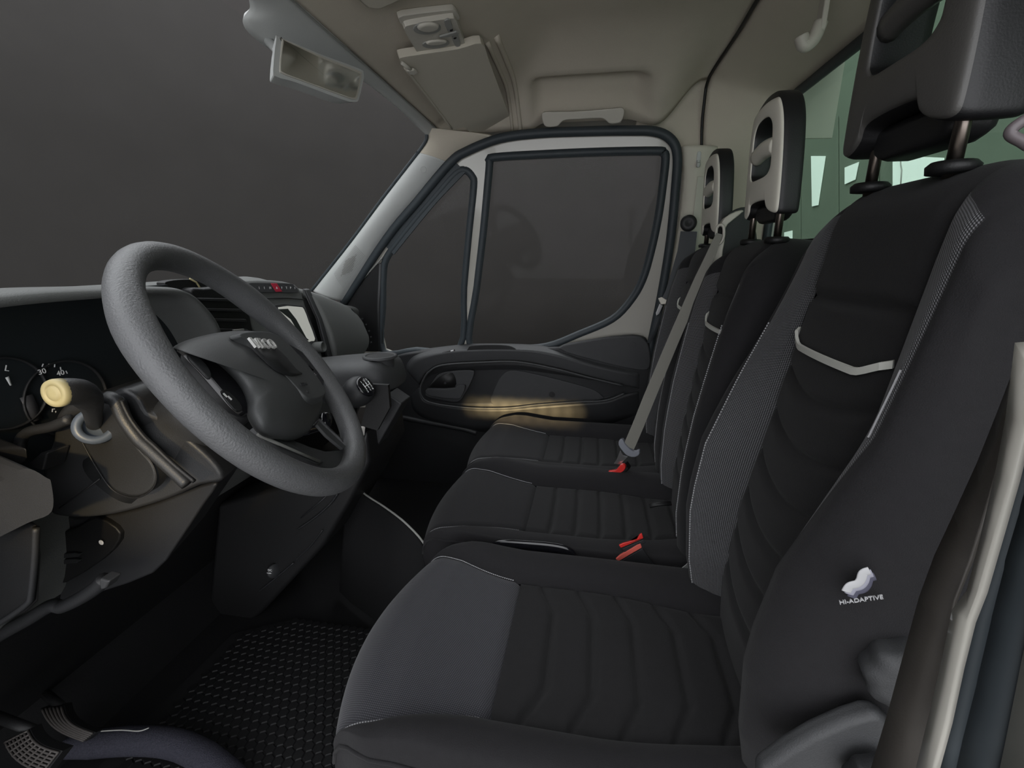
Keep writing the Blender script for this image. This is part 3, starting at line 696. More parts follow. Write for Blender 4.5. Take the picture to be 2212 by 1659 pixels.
# outer hip cover, knobs
def sd(l, x): return [P(a, b, x=x) for a, b in l]
slab('side_cover', sd([(1640, 1668), (1700, 1625), (1760, 1590), (1830, 1560), (1875, 1546), (1905, 1545), (1960, 1600), (2000, 1700), (1640, 1700)], .372), (.02, 0, 0), M['plastic'], ds, bevel=.008, seg=3)
def knob(c, ax, r, dpt, nm, par, m):
    c = Vector(c); rings = []
    for rr, h in [(.82, 0), (1, .12), (1, .75), (.93, .93), (.6, 1.0), (.05, 1.0)]:
        ring = []
        for j in range(72):
            a = 2 * math.pi * j / 72; k = 1 + .05 * math.cos(8 * a) * (1 if rr > .9 else 0)
            ring.append((rr * r * k * math.cos(a), rr * r * k * math.sin(a), h * dpt))
        rings.append(ring)
    ax = Vector(ax).normalized(); a = (Vector((0, 0, 1)) - ax * ax.z).normalized(); b = ax.cross(a)
    return loft(nm, [[c + a * p[0] + b * p[1] + ax * p[2] for p in r_] for r_ in rings], m, par)
knob(P(1930, 1420, x=.405), (-1, .25, .05), .030, .038, 'recline_knob', ds, M['plastic'])
knob(P(1875, 1660, x=.365), (-1, 0, 0), .022, .02, 'height_knob', ds, M['dplastic'])
# badge print on the outer bolster
bx = .3945
def bd_(px, py, x=bx): return P(px, py, x=x)
for k, (dx, dy, m, xo) in enumerate([(12, 12, 'logo3', 0), (6, 5, 'logo2', -.0008), (0, 0, 'logo1', -.0016)]):
    pth = cat([bd_(1828 + dx, 1278 + dy, bx + xo), bd_(1836 + dx, 1266 + dy, bx + xo), bd_(1852 + dx, 1261 + dy, bx + xo), bd_(1860 + dx, 1252 + dy, bx + xo), bd_(1865 + dx, 1238 + dy, bx + xo), bd_(1878 + dx, 1233 + dy, bx + xo)], 6)
    tube('badge_wave', pth, .0042, M[m], ds, n=10, ratio=.25, up=(0, .6, .8))
e0, e1 = bd_(1821, 1299), bd_(1896, 1289)
text('badge_text', 'HI-ADAPTIVE', (e0 + e1) / 2 - Vector((.001, 0, 0)), e1 - e0, (0, 0, 1), .0042, M['logo1'], ds, wide=1.0)

# ---- passenger bench
bn = thing('bench_seat', 'dark two-place passenger bench seat with two pale headrests', 'bench seat', (1.28, 0, 0))
BM, BP = 1.082, 1.475
for cx, w, hbs_ in ((BM, .190, (.3, 1.05)), (BP, .2, (.2, .9))):
    cushion(bn, cx, w, -.27, .385, .22, [.375, .365, .365, .382, .378], .034, .118, .135, [.075, .015, -.045, -.105, -.165, -.225], M['fabric'], chev=.004, bw=.012, hbs=hbs_)
    backrest(bn, cx, w, .36, 1.03, [.36, .45, .6, .75, .9, 1.03], [-.235, -.232, -.245, -.262, -.280, -.305],
        lambda z: interp(z, [.3, .6, 1.05], [-.36, -.38, -.41]), [.105, .105, .105, .105, .105], [.122, .130, .142, .146, .150], [.025, .040, .042, .035, .026, .010], [.915], .845, [.775, .715, .655, .595, .535, .475], strip_to=.80)
headrest(bn, 1.052, -.303, 1.072, .196, .215, .054, tilt=-.05, rods=.076, rodz=1.026)
headrest(bn, 1.482, -.303, 1.055, .196, .222, .054, tilt=-.05, rods=.078, rodz=1.026)
tube('pull_tab', [P(1403, 1092, x=1.0), P(1420, 1088, x=1.0), P(1450, 1086, x=1.0)], .004, M['bplastic'], bn, n=6, ratio=2.5)
# ------------------------------------------------------------------ steering wheel
WC = Vector((.598, .482, .834)); WA, WYAW = .607, .349
wu = Vector((math.cos(WYAW), math.sin(WYAW), 0)); wh = Vector((-math.sin(WYAW), math.cos(WYAW), 0))
wv = wh * math.sin(WA) + Vector((0, 0, 1)) * math.cos(WA); wn = (wu.cross(wv)).normalized()
if wn.y > 0: wn = -wn
def WP(px, py, w=0.0): return P(px, py, pl=(wn.x, wn.y, wn.z, wn.dot(WC) + w))
def WL(a, b, w=0.0): return WC + wu * a + wv * b + wn * w
swl = thing('steering_wheel', 'grey leather steering wheel with rounded airbag hub', 'steering wheel', WC - wn * .05)
R = .2
rp = []
for i in range(96):
    a = 2 * math.pi * i / 96; k = 1.0
    rp.append(WL(R * math.cos(a) * k, R * math.sin(a) * k))
tube('rim', rp, [.0198 + .0022 * math.exp(-((i / 96 * 360 - 148) / 14) ** 2) + .0022 * math.exp(-((i / 96 * 360 - 32) / 14) ** 2) for i in range(96)], M['leather'], swl, n=20, closed=True, up=wn, ratio=.95)
hubo = [(373, 752), (393, 739), (430, 727), (474, 718), (523, 714), (560, 717), (578, 722), (591, 733), (629, 765), (663, 801), (690, 842), (697, 862), (694, 880), (684, 903), (664, 935), (630, 952), (595, 951), (565, 943), (545, 922), (533, 897), (531, 872), (520, 843), (498, 814), (462, 782), (424, 762), (400, 755)]
ho = [(p.x, p.y) for p in cat([(a, b, 0) for a, b in hubo], 4, True)]
hc = (598, 828)
def hring(k, w, ox=0, oy=0): return [WP(hc[0] + ox + (a - hc[0]) * k, hc[1] + oy + (b - hc[1]) * k, w) for a, b in ho]
hr_ = [hring(1.0, -.045), hring(1.0, -.01), hring(.985, .004), hring(.95, .011), hring(.87, .018), hring(.7, .026), hring(.45, .031), hring(.2, .033), hring(.02, .0335)]
hub = loft('airbag_cover', hr_, M['hub'], swl)
# raised shield on the cover with the maker's letters
sh = [(492, 729), (520, 722), (560, 722), (585, 730), (612, 752), (640, 782), (668, 815), (690, 846), (695, 862), (686, 872), (668, 877), (650, 874), (625, 848), (590, 812), (555, 778), (520, 748)]
slab('shield', [WP(a, b, .020) for a, b in smooth2(sh, 3)], wn * .013, M['hub'], hub, bevel=.006, seg=3, taper=.93)
slab('shield_dish', [WP(a, b, .0335) for a, b in smooth2([(540, 745), (575, 742), (606, 760), (640, 798), (652, 808), (625, 812), (598, 803), (566, 776)], 3)], wn * .0008, M['dplastic'], hub, bevel=0)
a0, a1 = WP(534, 741, .036), WP(602, 745, .036)
text('maker_letters', 'IVECO', (a0 + a1) / 2, a1 - a0, wv - wu * .15, .0165, M['chrome'], hub, th=.0018, wide=.98)
b0_, b1_ = WP(640, 831, .0355), WP(671, 829, .0355)
text('airbag_letters', 'AIRBAG', (b0_ + b1_) / 2, b1_ - b0_, wv, .0045, M['dplastic'], hub, th=.0008)
disc('airbag_mark', WP(664, 847, .0345), wn, .0022, .001, M['dplastic'], hub, seg=10, bevel=0)
# spokes and button pads
slab('spoke', [WP(a, b, -.012) for a, b in smooth2([(392, 762), (410, 770), (470, 800), (530, 880), (525, 905), (470, 880), (410, 815), (388, 780)], 3)], wn * .014, M['dplastic'], swl, bevel=.004)
lp = slab('button_pad', [WP(a, b, .0) for a, b in smooth2([(380, 757), (405, 758), (430, 768), (465, 792), (500, 828), (530, 866), (539, 882), (535, 893), (520, 899), (500, 885), (470, 852), (430, 806), (395, 770)], 3)], wn * .008, M['gloss'], swl, bevel=.003)
slab('button', [WP(a, b, .009) for a, b in smooth2([(402, 768), (415, 768), (440, 790), (452, 812), (447, 822), (425, 800), (406, 780)], 3)], wn * .004, M['plastic'], lp, bevel=.002)
slab('button', [WP(a, b, .009) for a, b in smooth2([(474, 846), (492, 850), (514, 872), (520, 888), (508, 890), (488, 870)], 3)], wn * .003, M['dplastic'], lp, bevel=.002)
for q, (px, py) in enumerate([(487, 854), (497, 860)]):
    text('button_print', 'III'[q:q + 2], WP(px, py, .0125), wu, wv, .006, M['print'], lp, th=.0003)
rp_ = slab('button_pad', [WP(a, b, -.004) for a, b in smooth2([(592, 735), (612, 746), (650, 768), (678, 790), (684, 808), (672, 806), (640, 775)], 3)], wn * .008, M['gloss'], swl, bevel=.002)
slab('button', [WP(a, b, .0045) for a, b in smooth2([(612, 750), (640, 764), (662, 782), (664, 793), (645, 780), (624, 762)], 3)], wn * .002, M['dplastic'], rp_, bevel=.001)
rb = slab('button', [WP(a, b, -.002) for a, b in smooth2([(668, 808), (682, 800), (694, 822), (694, 836), (686, 845), (680, 830)], 3)], wn * .006, M['gloss'], rp_, bevel=.002)
text('button_print', '<', WP(681, 809, .005), wu, wv, .007, M['print'], rp_, th=.0003)
# lower spoke: fork with pale inner lip
slab('lower_spoke', [WP(a, b, -.020) for a, b in smooth2([(538, 930), (556, 936), (620, 962), (690, 985), (735, 972), (700, 935), (678, 912), (730, 960), (748, 985), (720, 1015), (690, 1020), (640, 1005), (580, 975)], 2)], wn * .012, M['plastic'], swl, bevel=.003)
slab('spoke_insert', [WP(a, b, -.006) for a, b in [(553, 940), (562, 936), (682, 992), (694, 1002), (680, 1008), (600, 978)]], wn * .006, M['plastic'], swl, bevel=.002)
tube('spoke_lip', [WP(a, b, .002) for a, b in [(556, 938), (620, 967), (690, 997)]], .0022, M['greyd'], swl, n=8)
slab('spoke_insert', [WP(a, b, -.006) for a, b in [(683, 912), (690, 920), (742, 968), (736, 975), (700, 945), (678, 920)]], wn * .006, M['plastic'], swl, bevel=.002)

# ------------------------------------------------------------------ steering column shroud
CA = -wn
csh = thing('steering_column', 'dark plastic steering column shroud below the wheel', 'steering column', WC + CA * .2 - Vector((0, 0, .1)))
def cring(s, ra, rb, dz):
    c = WC + CA * s + Vector((0, 0, dz)); return [c + wu * (ra * abs(math.cos(t)) ** .75 * math.copysign(1, math.cos(t))) + wv * (rb * abs(math.sin(t)) ** .75 * math.copysign(1, math.sin(t))) for t in [2 * math.pi * j / 48 for j in range(48)]]
loft('shroud', [cring(.035, .03, .03, 0), cring(.036, .044, .044, 0), cring(.045, .047, .047, 0), cring(.12, .047, .05, 0), cring(.20, .044, .05, 0), cring(.27, .04, .048, 0)], M['shroud'], csh)
tube('shroud_split', [P(a, b, x=.4785) for a, b in [(216, 1034), (170, 1068), (128, 1098)]], .0011, M['bplastic'], csh, n=6)
# lower shroud bowl with the oval ignition cover, turned to the driver's door
XS = .485
kp = [(112, 950), (118, 900), (150, 868), (215, 862), (262, 838), (300, 860), (318, 890), (350, 905), (420, 960), (470, 1008), (480, 1040), (430, 1050), (360, 1080), (250, 1112), (160, 1120), (105, 1108), (92, 1060), (94, 1000)]
slab('knee_shroud', [P(a, b, x=XS + .0006 * (a - 100) * .2) for a, b in smooth2(kp, 3)], (.16, .03, 0), M['shroud'], csh, bevel=.02, seg=4)
slab('ignition_cover', [P(a, b, x=XS - .004) for a, b in smooth2([(170, 940), (172, 905), (195, 880), (225, 862), (245, 872), (262, 915), (300, 968), (328, 1000), (338, 1030), (330, 1055), (305, 1072), (275, 1072), (240, 1055), (205, 1005)], 4)], (.02, 0, 0), M['shroud'], csh, bevel=.005, seg=3)
tube('cover_gap', [P(a, b, x=XS - .0045) for a, b in smooth2([(170, 940), (205, 1005), (240, 1055), (275, 1073), (305, 1073), (330, 1055), (338, 1030), (328, 1000), (300, 968), (262, 915)], 5, False)], .0011, M['bplastic'], csh, n=6)
tube('shroud_ridge', [P(a, b, x=XS - .012) for a, b in smooth2([(232, 858), (250, 866), (268, 905), (296, 945), (318, 966), (360, 1004), (405, 1046)], 5, False)], .0085, M['shroud'], csh, n=10)
tube('shroud_gap', [P(a, b, x=XS - .014) for a, b in smooth2([(262, 865), (282, 905), (310, 942), (335, 965), (375, 1003), (420, 1040)], 5, False)], .0028, M['bplastic'], csh, n=8)
lathe('ignition_ring', P(205, 922, x=XS - .006), P(205, 922, x=.4) - P(180, 960, x=.5), [(.020, 0), (.024, .002), (.024, .010), (.019, .013), (.014, .011), (.013, .002)], mat('ignition bezel', (.06, .075, .10), .4, .5), csh)

# ------------------------------------------------------------------ stalks
stk = thing('indicator_stalk', 'dark indicator stalk with round beige end cap', 'control stalk', P(205, 925, x=.49))
pth = cat([P(205, 930, x=.492), P(202, 905, x=.470), P(196, 872, x=.445), P(178, 850, x=.425), P(150, 846, x=.408), P(128, 848, x=.398)], 6)
tube('stem', pth, [interp(i / (len(pth) - 1), [0, .3, .5, .7, 1], [.0075, .010, .0150, .0155, .0150]) for i in range(len(pth))], M['dplastic'], stk, n=18)
ax = (pth[-1] - pth[-4]).normalized() * .55 + Vector((-.55, -.15, .02)); ax.normalize()
ec = P(127, 848, x=.398)
lathe('end_cap', ec, ax, [(.0155, -.004), (.0160, .002), (.0150, .006), (.0098, .0066), (.0092, .0052), (.0086, .0052), (.0078, .0066), (.003, .0068), (.0002, .0068)], M['beige'], stk, n=32)
st2 = thing('wiper_stalk', 'glossy dark wiper stalk tip behind the wheel rim', 'control stalk', P(705, 935, x=.80))
tube('stem', cat([P(655, 930, x=.70), P(685, 922, x=.76), P(702, 908, x=.79), P(706, 893, x=.80)], 5), [.010] * 16, M['gloss'], st2, n=14)
lathe('tip', P(703, 905, x=.785), P(706, 885, x=.80) - P(700, 925, x=.77), [(.010, -.02), (.0125, -.012), (.0125, .006), (.009, .011), (.0005, .012)], M['gloss'], st2)

# ------------------------------------------------------------------ dashboard
dash = thing('dashboard', 'grey moulded dashboard with instrument hood and centre stack', 'dashboard', (.95, .95, .35))
def dsec(x):
    y0 = .905 - .0 * x; z0 = interp(x, [.1, 1.10, 1.24, 1.45, 1.66, 1.76], [.948, .945, .912, .868, .818, .80])
    bow = .10 * sm(1.25, 1.74, x)
    return [(1.18 - .12 * abs((x - .96) / .8) ** 2, z0 - .045), (1.02, z0 - .016), (y0 + bow, z0), (y0 - .05 + bow, z0 - .004), (y0 - .075 + bow, z0 - .020), (.835 + bow, z0 - .06), (.845 + bow, z0 - .15), (.86 + bow * .7, .60), (.90 + bow * .3, .45), (1.0, .33)]
rings = []
for i in range(60):
    x = lerp(.13, 1.745, i / 59); c = cat([(x, a, b) for a, b in dsec(x)], 5); rings.append(c)
loft('dash_body', rings, M['pad'], dash, closed=False, cap=False)
mk('lower_dash', [(.13, .90, .46), (1.745, .92, .46), (1.745, 1.12, .05), (.13, 1.12, .05)], [(0, 1, 2, 3)], M['bplastic'], dash, smooth=False, solid=.02)
# instrument hood
lip = [(.16, .70, .80), (.20, .69, .885), (.30, .69, .926), (.439, .69, .938), (.558, .69, .939), (.64, .69, .9386), (.693, .69, .931), (.728, .693, .905), (.761, .70, .862), (.785, .715, .79), (.80, .73, .71)]
LP = cat(lip, 8)
hoodo = []
for p in LP:
    c = Vector((.48, p.y, .80)); d = (p - c); d.y = 0; d.normalize(); hoodo.append((p, d))
hr2 = []
for yy, out in ((.870, -.004), (.80, -.002), (.72, 0.0), (.695, .001), (.690, .006), (.692, .013), (.705, .018), (.78, .018), (.90, .012)):
    hr2.append([Vector((p.x, yy + (p.y - .69), p.z)) + d * out for p, d in hoodo])
loft('instrument_hood', hr2, M['pad'], dash, closed=False, cap=False)
# cluster
clp = lambda px, py, o=0: P(px, py, y=.800 - o)
cl = mk('instrument_cluster', [(.16, .80, .68), (.775, .80, .68), (.775, .80, .945), (.16, .80, .945)], [(0, 1, 2, 3)], M['cluster'], dash, smooth=False, solid=.01)
def gauge(px, py, r):
    c = clp(px, py, .004); lathe('gauge_ring', c, (0, -1, 0), [(r, 0), (r * 1.02, .004), (r * .97, .004), (r * .965, 0)], M['dplastic'], cl, n=40, cap=False)
gauge(145, 860, .058); gauge(10, 850, .05)
def gtext(s, px, py, h, rot=0):
    a = Vector((math.cos(rot), 0, math.sin(rot))); b = Vector((-math.sin(rot), 0, math.cos(rot)))
    return text('gauge_print', s, clp(px, py, .012), a, b, h, M['print'], cl, th=.0003)
gtext('30', 91, 803, .0075, .1); gtext('40', 131, 806, .0075, .05)
for px, py, r_ in ((105, 789, .5), (118, 790, .3), (131, 796, .1), (144, 804, -.2), (92, 789, .6)):
    box('gauge_tick', clp(px, py, .006), (.0012, .0006, .0045), M['print'], cl, rot=Matrix.Rotation(r_, 3, 'Y'), bevel=0, smooth=False)
slab('gauge_needle', [clp(a, b, .007) for a, b in [(11, 816), (18, 813), (25, 832), (21, 833)]], (0, -.001, 0), M['print'], cl, bevel=0)
gtext('L', 15, 796, .008, -.4); gtext('r,', 117, 885, .008, -.3)
slab('gauge_needle', [clp(a, b, .007) for a, b in [(155, 884), (161, 882), (168, 888), (161, 893)]], (0, -.001, 0), M['print'], cl, bevel=0)
slab('lcd_panel', [clp(a, b, .006) for a, b in [(42, 860), (69, 851), (93, 904), (69, 912)]], (0, -.001, 0), M['lcd'], cl, bevel=0)
# pocket with dark lid on the dash top, left air vent
slab('top_pocket', [P(a, b, y=.845) for a, b in smooth2([(337, 612), (348, 606), (380, 603), (424, 604), (432, 612), (428, 630), (395, 631), (350, 626)], 3)], (0, -.02, 0), M['bplastic'], dash, bevel=.004)
tube('pocket_edge', [P(a, b, y=.822) for a, b in [(410, 602), (424, 610), (432, 622), (430, 631)]], .002, M['beige'], dash, n=6)
ven = slab('air_vent', [P(a, b, y=.80) for a, b in smooth2([(412, 628), (440, 622), (500, 620), (530, 640), (545, 700), (548, 745), (480, 745), (450, 700)], 2)], (0, .05, 0), M['bplastic'], dash, bevel=.006)
for k in range(5):
    z0 = 644 + k * 22
    slab('vent_slat', [P(a, b, y=.795) for a, b in [(428 + k * 11, z0), (522 + k * 5, z0 + 2), (524 + k * 5, z0 + 8), (433 + k * 11, z0 + 6)]], (0, .02, .004), M['dplastic'], ven, bevel=.001)
slab('vent_tab', [P(a, b, y=.788) for a, b in [(505, 712), (528, 710), (528, 718), (507, 720)]], (0, .005, 0), M['greyd'], ven, bevel=.001)
# centre stack
def SF(px, py, o=0):   # stack face: leans back towards the floor
    n = Vector((-.10, -.98, .19)).normalized(); p0 = Vector((1.2, .805, .911))
    return P(px, py, pl=(n.x, n.y, n.z, n.dot(p0) + o))
SN = Vector((-.10, -.98, .19)).normalized()
stack = slab('centre_stack', [SF(a, b) for a, b in smooth2([(430, 620), (520, 604), (590, 604), (628, 610), (648, 622), (662, 660), (690, 740), (706, 800), (712, 845), (600, 845), (500, 800)], 2)], -SN * .06, M['pad'], dash, bevel=.01, seg=3)
strip_ = slab('switch_strip', [SF(a, b, .0015) for a, b in smooth2([(532, 613), (560, 611), (620, 612), (634, 616), (643, 632), (600, 632), (545, 631)], 2)], SN * .002, M['plastic'], stack, bevel=.001)
slab('hazard_switch', [SF(a, b, .0035) for a, b in [(584, 612), (597, 612), (609, 630), (595, 631)]], SN * .002, M['redsw'], strip_, bevel=.001)
xd_ = (SF(620, 622) - SF(560, 622)).normalized()
for px, s_ in ((560, 'I'), (571, 'I'), (584, 'H'), (598, 'A'), (609, 'F'), (619, 'T'), (628, 'P'), (637, 'I')):
    text('switch_print', s_, SF(px, 622, .0062), xd_, (0, .1, 1), .006, M['print'], strip_, th=.0002)
tube('stack_line', [SF(a, b, .001) for a, b in [(570, 645), (620, 644), (658, 647)]], .0012, M['bplastic'], stack, n=6)
rad = slab('radio_bezel', [SF(a, b, .001) for a, b in smooth2([(585, 660), (640, 659), (655, 664), (668, 690), (684, 735), (690, 760), (640, 770), (600, 720)], 2)], SN * .004, M['plastic'], stack, bevel=.002)
slab('radio_screen', [SF(a, b, .0055) for a, b in smooth2([(600, 664), (645, 663), (656, 668), (666, 694), (680, 732), (672, 737), (650, 738), (620, 700)], 2)], SN * .0015, M['screen'], rad, bevel=.0008)
scr = slab('screen_reflection', [SF(a, b, .0072) for a, b in [(628, 690), (600, 668), (622, 667), (640, 690), (662, 730), (668, 735), (655, 735)]], SN * .0002, M['gloss'], rad, bevel=0, smooth=False)  # dark shape painted as part of the reflection in the screen
kc = SF(679, 751, .002); kx = Vector((0, -.98, .12))
lathe('radio_knob', kc, kx, [(.015, 0), (.0155, .012), (.0155, .026), (.0145, .030), (.0125, .0305), (.012, .029), (.0005, .029)], M['pad'], stack, n=28)
# passenger side of the dash
def pb_(u, v):
    L_ = cat([P(664, 627, x=1.24), P(688, 690, x=1.24), P(708, 755, x=1.24), P(720, 822, x=1.24)], 6); R_ = cat([P(748, 662, x=1.66), P(770, 692, x=1.67), P(786, 730, x=1.675), P(786, 757, x=1.67)], 6)
    k = v * (len(L_) - 1); i = min(int(k), len(L_) - 2); a = L_[i].lerp(L_[i + 1], k - i); b = R_[i].lerp(R_[i + 1], k - i)
    p = a.lerp(b, u); e = math.sin(math.pi * u) ** .5 * .02 + .035 * math.sin(math.pi * v) ** .45; p.y -= e - .012; p.y += .03 * sm(.93, 1, u); return p
gb = surf('passenger_fascia', pb_, 40, 24, M['pad'], dash, solid=.02)
slab('fascia_edge', [P(a, b, x=1.225) for a, b in [(653, 624), (661, 626), (689, 690), (716, 790), (722, 832), (717, 832), (709, 790), (682, 690)]], (.02, 0, 0), M['plastic'], dash, bevel=.002)
tube('fascia_gap', [P(a, b, x=1.222) for a, b in [(655, 626), (684, 690), (710, 790), (717, 832)]], .0022, M['bplastic'], dash, n=6)
vr = slab('air_vent', [Vector(pb_(u, v)) + Vector((0, -.004, 0)) for u, v in [(.86, .10), (.94, .12), (.95, .5), (.94, .88), (.90, .90), (.90, .5)]], (0, -.003, 0), M['bplastic'], dash, bevel=.001)
for k in range(5):
    a = Vector(pb_(.92 + .002 * k, .30 + .11 * k)) + Vector((0, -.008, 0)); box('vent_slat', a, (.012, .003, .005), M['dplastic'], vr, bevel=.001)
mk('glove_box', [(1.22, .86, .655), (1.70, .91, .655), (1.70, .96, .33), (1.22, .93, .33)], [(0, 1, 2, 3)], M['bplastic'], dash, smooth=False, solid=.02)
slab('radio_surround', [SF(a, b, -.01) for a, b in [(706, 800), (712, 845), (730, 870), (730, 800)]], -SN * .05, M['pad'], dash, bevel=.004)

# gear lever pod with cup holder
pod = dash
def pring(y, zt, zb, x0, x1):
    cx, rx, cz, rz = (x0 + x1) / 2, (x1 - x0) / 2, (zt + zb) / 2, (zt - zb) / 2
    def se(t, e): return abs(t) ** e * math.copysign(1, t)
    return [Vector((cx + rx * se(math.cos(t), .6), y + .25 * (cz + rz * se(math.sin(t), .6) - zt), cz + rz * se(math.sin(t), .6))) for t in [2 * math.pi * j / 40 for j in range(40)]]
loft('pod_body', [pring(.78, .72, .62, 1.02, 1.20), pring(.66, .738, .63, 1.0, 1.19), pring(.58, .750, .64, .99, 1.17), pring(.535, .752, .655, .99, 1.16), pring(.505, .746, .67, 1.0, 1.15), pring(.49, .73, .68, 1.02, 1.13)], M['plastic'], pod)
cc = P(821, 769, z=.754)
lathe('cup_ring', cc, (0, 0, 1), [(.034, -.03), (.034, .0), (.037, .003), (.042, .002), (.043, -.003)], M['plastic'], pod, cap=False)
lathe('cup_well', cc + Vector((0, 0, .0008)), (0, 0, 1), [(.034, 0), (.001, 0)], M['bplastic'], pod, cap=False)
slab('pod_post', [P(a, b, x=1.0) for a, b in [(835, 850), (868, 872), (815, 965), (795, 945)]], (.06, 0, 0), M['dplastic'], pod, bevel=.004)
mk('boot_recess', [P(a, b, x=.955) for a, b in [(800, 830), (838, 832), (842, 880), (815, 930), (780, 920)]], [(0, 1, 2, 3, 4)], M['bplastic'], pod, smooth=False, solid=.01)
gl = thing('gear_lever', 'dark round gear knob with shift pattern on the console pod', 'gear lever', P(800, 900, x=.94))
kc = P(774, 846, x=.93)
ga = Vector((-.12, -.80, .55)).normalized()
lathe('knob', kc, ga, [(.012, -.045), (.020, -.036), (.030, -.022), (.0345, -.004), (.034, .010), (.029, .021), (.021, .027), (.0005, .029)], M['dplastic'], gl, n=32)
lathe('knob_plate', kc, ga, [(.026, .022), (.0235, .0275), (.021, .0295), (.0005, .031)], M['gloss'], gl, n=32)
gu = Vector((1, 0, 0)) - ga * ga.x; gu.normalize(); gv = ga.cross(gu)
gc = kc + ga * .0312
for a, b in (((-.010, -.008), (-.010, .008)), ((0, -.008), (0, .008)), ((.010, -.008), (.010, .008)), ((-.010, 0), (.010, 0))):
    tube('shift_pattern', [gc + gu * a[0] + gv * a[1], gc + gu * b[0] + gv * b[1]], .0009, M['print'], gl, n=6)
for s_, a, b in (('1', -.010, .012), ('3', 0, .012), ('5', .010, .012), ('2', -.010, -.012), ('4', 0, -.012), ('6', .010, -.012)):
    text('shift_number', s_, gc + gu * a + gv * b - ga * .001, gu, gv, .0055, M['print'], gl, th=.0004)
tube('lever_shaft', [kc - ga * .04, kc - ga * .055], .008, M['bplastic'], gl, n=10)

# lower dash on the driver's side
ld = dash
def L(l, x): return [P(a, b, x=x) for a, b in l]
slab('ledge_box', L(smooth2([(-60, 1050), (0, 1040), (55, 1012), (100, 1032), (111, 1045), (112, 1105), (60, 1130), (0, 1160), (-60, 1190)], 5), .38), (.03, .10, .0), M['dplastic'], ld, bevel=.012, seg=4)
slab('vent_wing', L(smooth2([(-60, 972), (0, 968), (52, 965), (60, 980), (56, 1000), (0, 1012), (-60, 1012)], 2), .42), (.03, .1, 0), M['bplastic'], ld, bevel=.005)
tube('cluster_trim', [P(a, b, x=.47) for a, b in smooth2([(44, 985), (46, 950), (65, 932), (110, 922), (150, 905)], 5, False)], .007, M['dplastic'], ld, n=8)
slab('switch_wedge', L([(62, 1000), (84, 980), (102, 978), (92, 1018), (70, 1010)], .46), (.03, 0, 0), M['dplastic'], ld, bevel=.003)
slab('pocket_panel', L([(-60, 1175), (0, 1150), (86, 1130), (92, 1200), (86, 1300), (60, 1325), (-60, 1375)], .42), (.03, .1, 0), M['bplastic'], ld, bevel=.006)
tube('pocket_frame', L(smooth2([(78, 1140), (76, 1200), (68, 1280), (58, 1305), (0, 1345), (-60, 1375)], 5, False), .415), .004, M['dplastic'], ld, n=8)
slab('knee_panel', L(smooth2([(92, 1108), (160, 1118), (250, 1112), (345, 1085), (430, 1050), (470, 1045), (440, 1090), (380, 1180), (330, 1240), (220, 1280), (140, 1310), (90, 1290)], 2), .56), (.14, .05, 0), M['dplastic'], ld, bevel=.015, seg=3)
oc = slab('access_opening', L(smooth2([(98, 1225), (105, 1165), (165, 1140), (205, 1118), (250, 1140), (258, 1168), (220, 1210), (140, 1260), (100, 1258)], 2), .552), (.012, 0, 0), M['bplastic'], ld, bevel=.003)
disc('indicator_lamp', P(220, 1171, x=.55), (-1, 0, 0), .0045, .002, M['print'], oc)
for k in range(2): slab('pedal_switch', L([(120, 1198 + 13 * k), (160, 1194 + 13 * k), (174, 1197 + 13 * k), (168, 1204 + 13 * k), (125, 1208 + 13 * k)], .548), (.006, 0, 0), M['dplastic'], oc, bevel=.002)
tube('lower_rail', [P(a, b, x=.47) for a, b in smooth2([(-60, 1412), (0, 1372), (60, 1338), (110, 1308), (135, 1310), (180, 1288), (212, 1266), (226, 1250)], 5, False)], .010, M['dplastic'], ld, n=10)
slab('rail_end', L([(213, 1250), (236, 1256), (228, 1272), (216, 1276)], .46), (.02, 0, 0), M['plastic'], ld, bevel=.003)
# footwell side and centre console
con = dash
slab('console_side', [P(a, b, x=.95) for a, b in [(470, 1090), (740, 1010), (790, 930), (800, 1000), (760, 1080), (700, 1180), (560, 1330), (440, 1420)]], (.22, .0, 0), M['bplastic'], con, bevel=.012, seg=3)
tube('tray_lip', [P(a, b, x=.945) for a, b in smooth2([(644, 1143), (680, 1118), (712, 1090), (729, 1067)], 5, False)], .0028, M['dplastic'], con, n=6)
tube('tray_lip', [P(a, b, x=.945) for a, b in [(650, 1119), (680, 1094), (709, 1068)]], .0018, M['dplastic'], con, n=6)
tube('tray_lip', [P(a, b, x=.945) for a, b in smooth2([(560, 1277), (600, 1245), (634, 1216)], 5, False)], .0022, M['dplastic'], con, n=6)
tube('tray_lip', [P(a, b, x=.945) for a, b in smooth2([(640, 1208), (670, 1180), (697, 1145)], 5, False)], .0018, M['dplastic'], con, n=6)
lathe('power_socket', P(592, 1232, x=.945), (-.5, -.8, .2), [(.018, 0), (.020, .004), (.018, .008), (.003, .008)], M['dplastic'], con)
text('socket_print', 'DC', P(583, 1232, x=.925), (0, -1, .05), (0, .1, 1), .006, M['print'], con, th=.0003)
box('socket_mark', P(581, 1238, x=.925), (.0006, .013, .0016), M['print'], con, bevel=0)

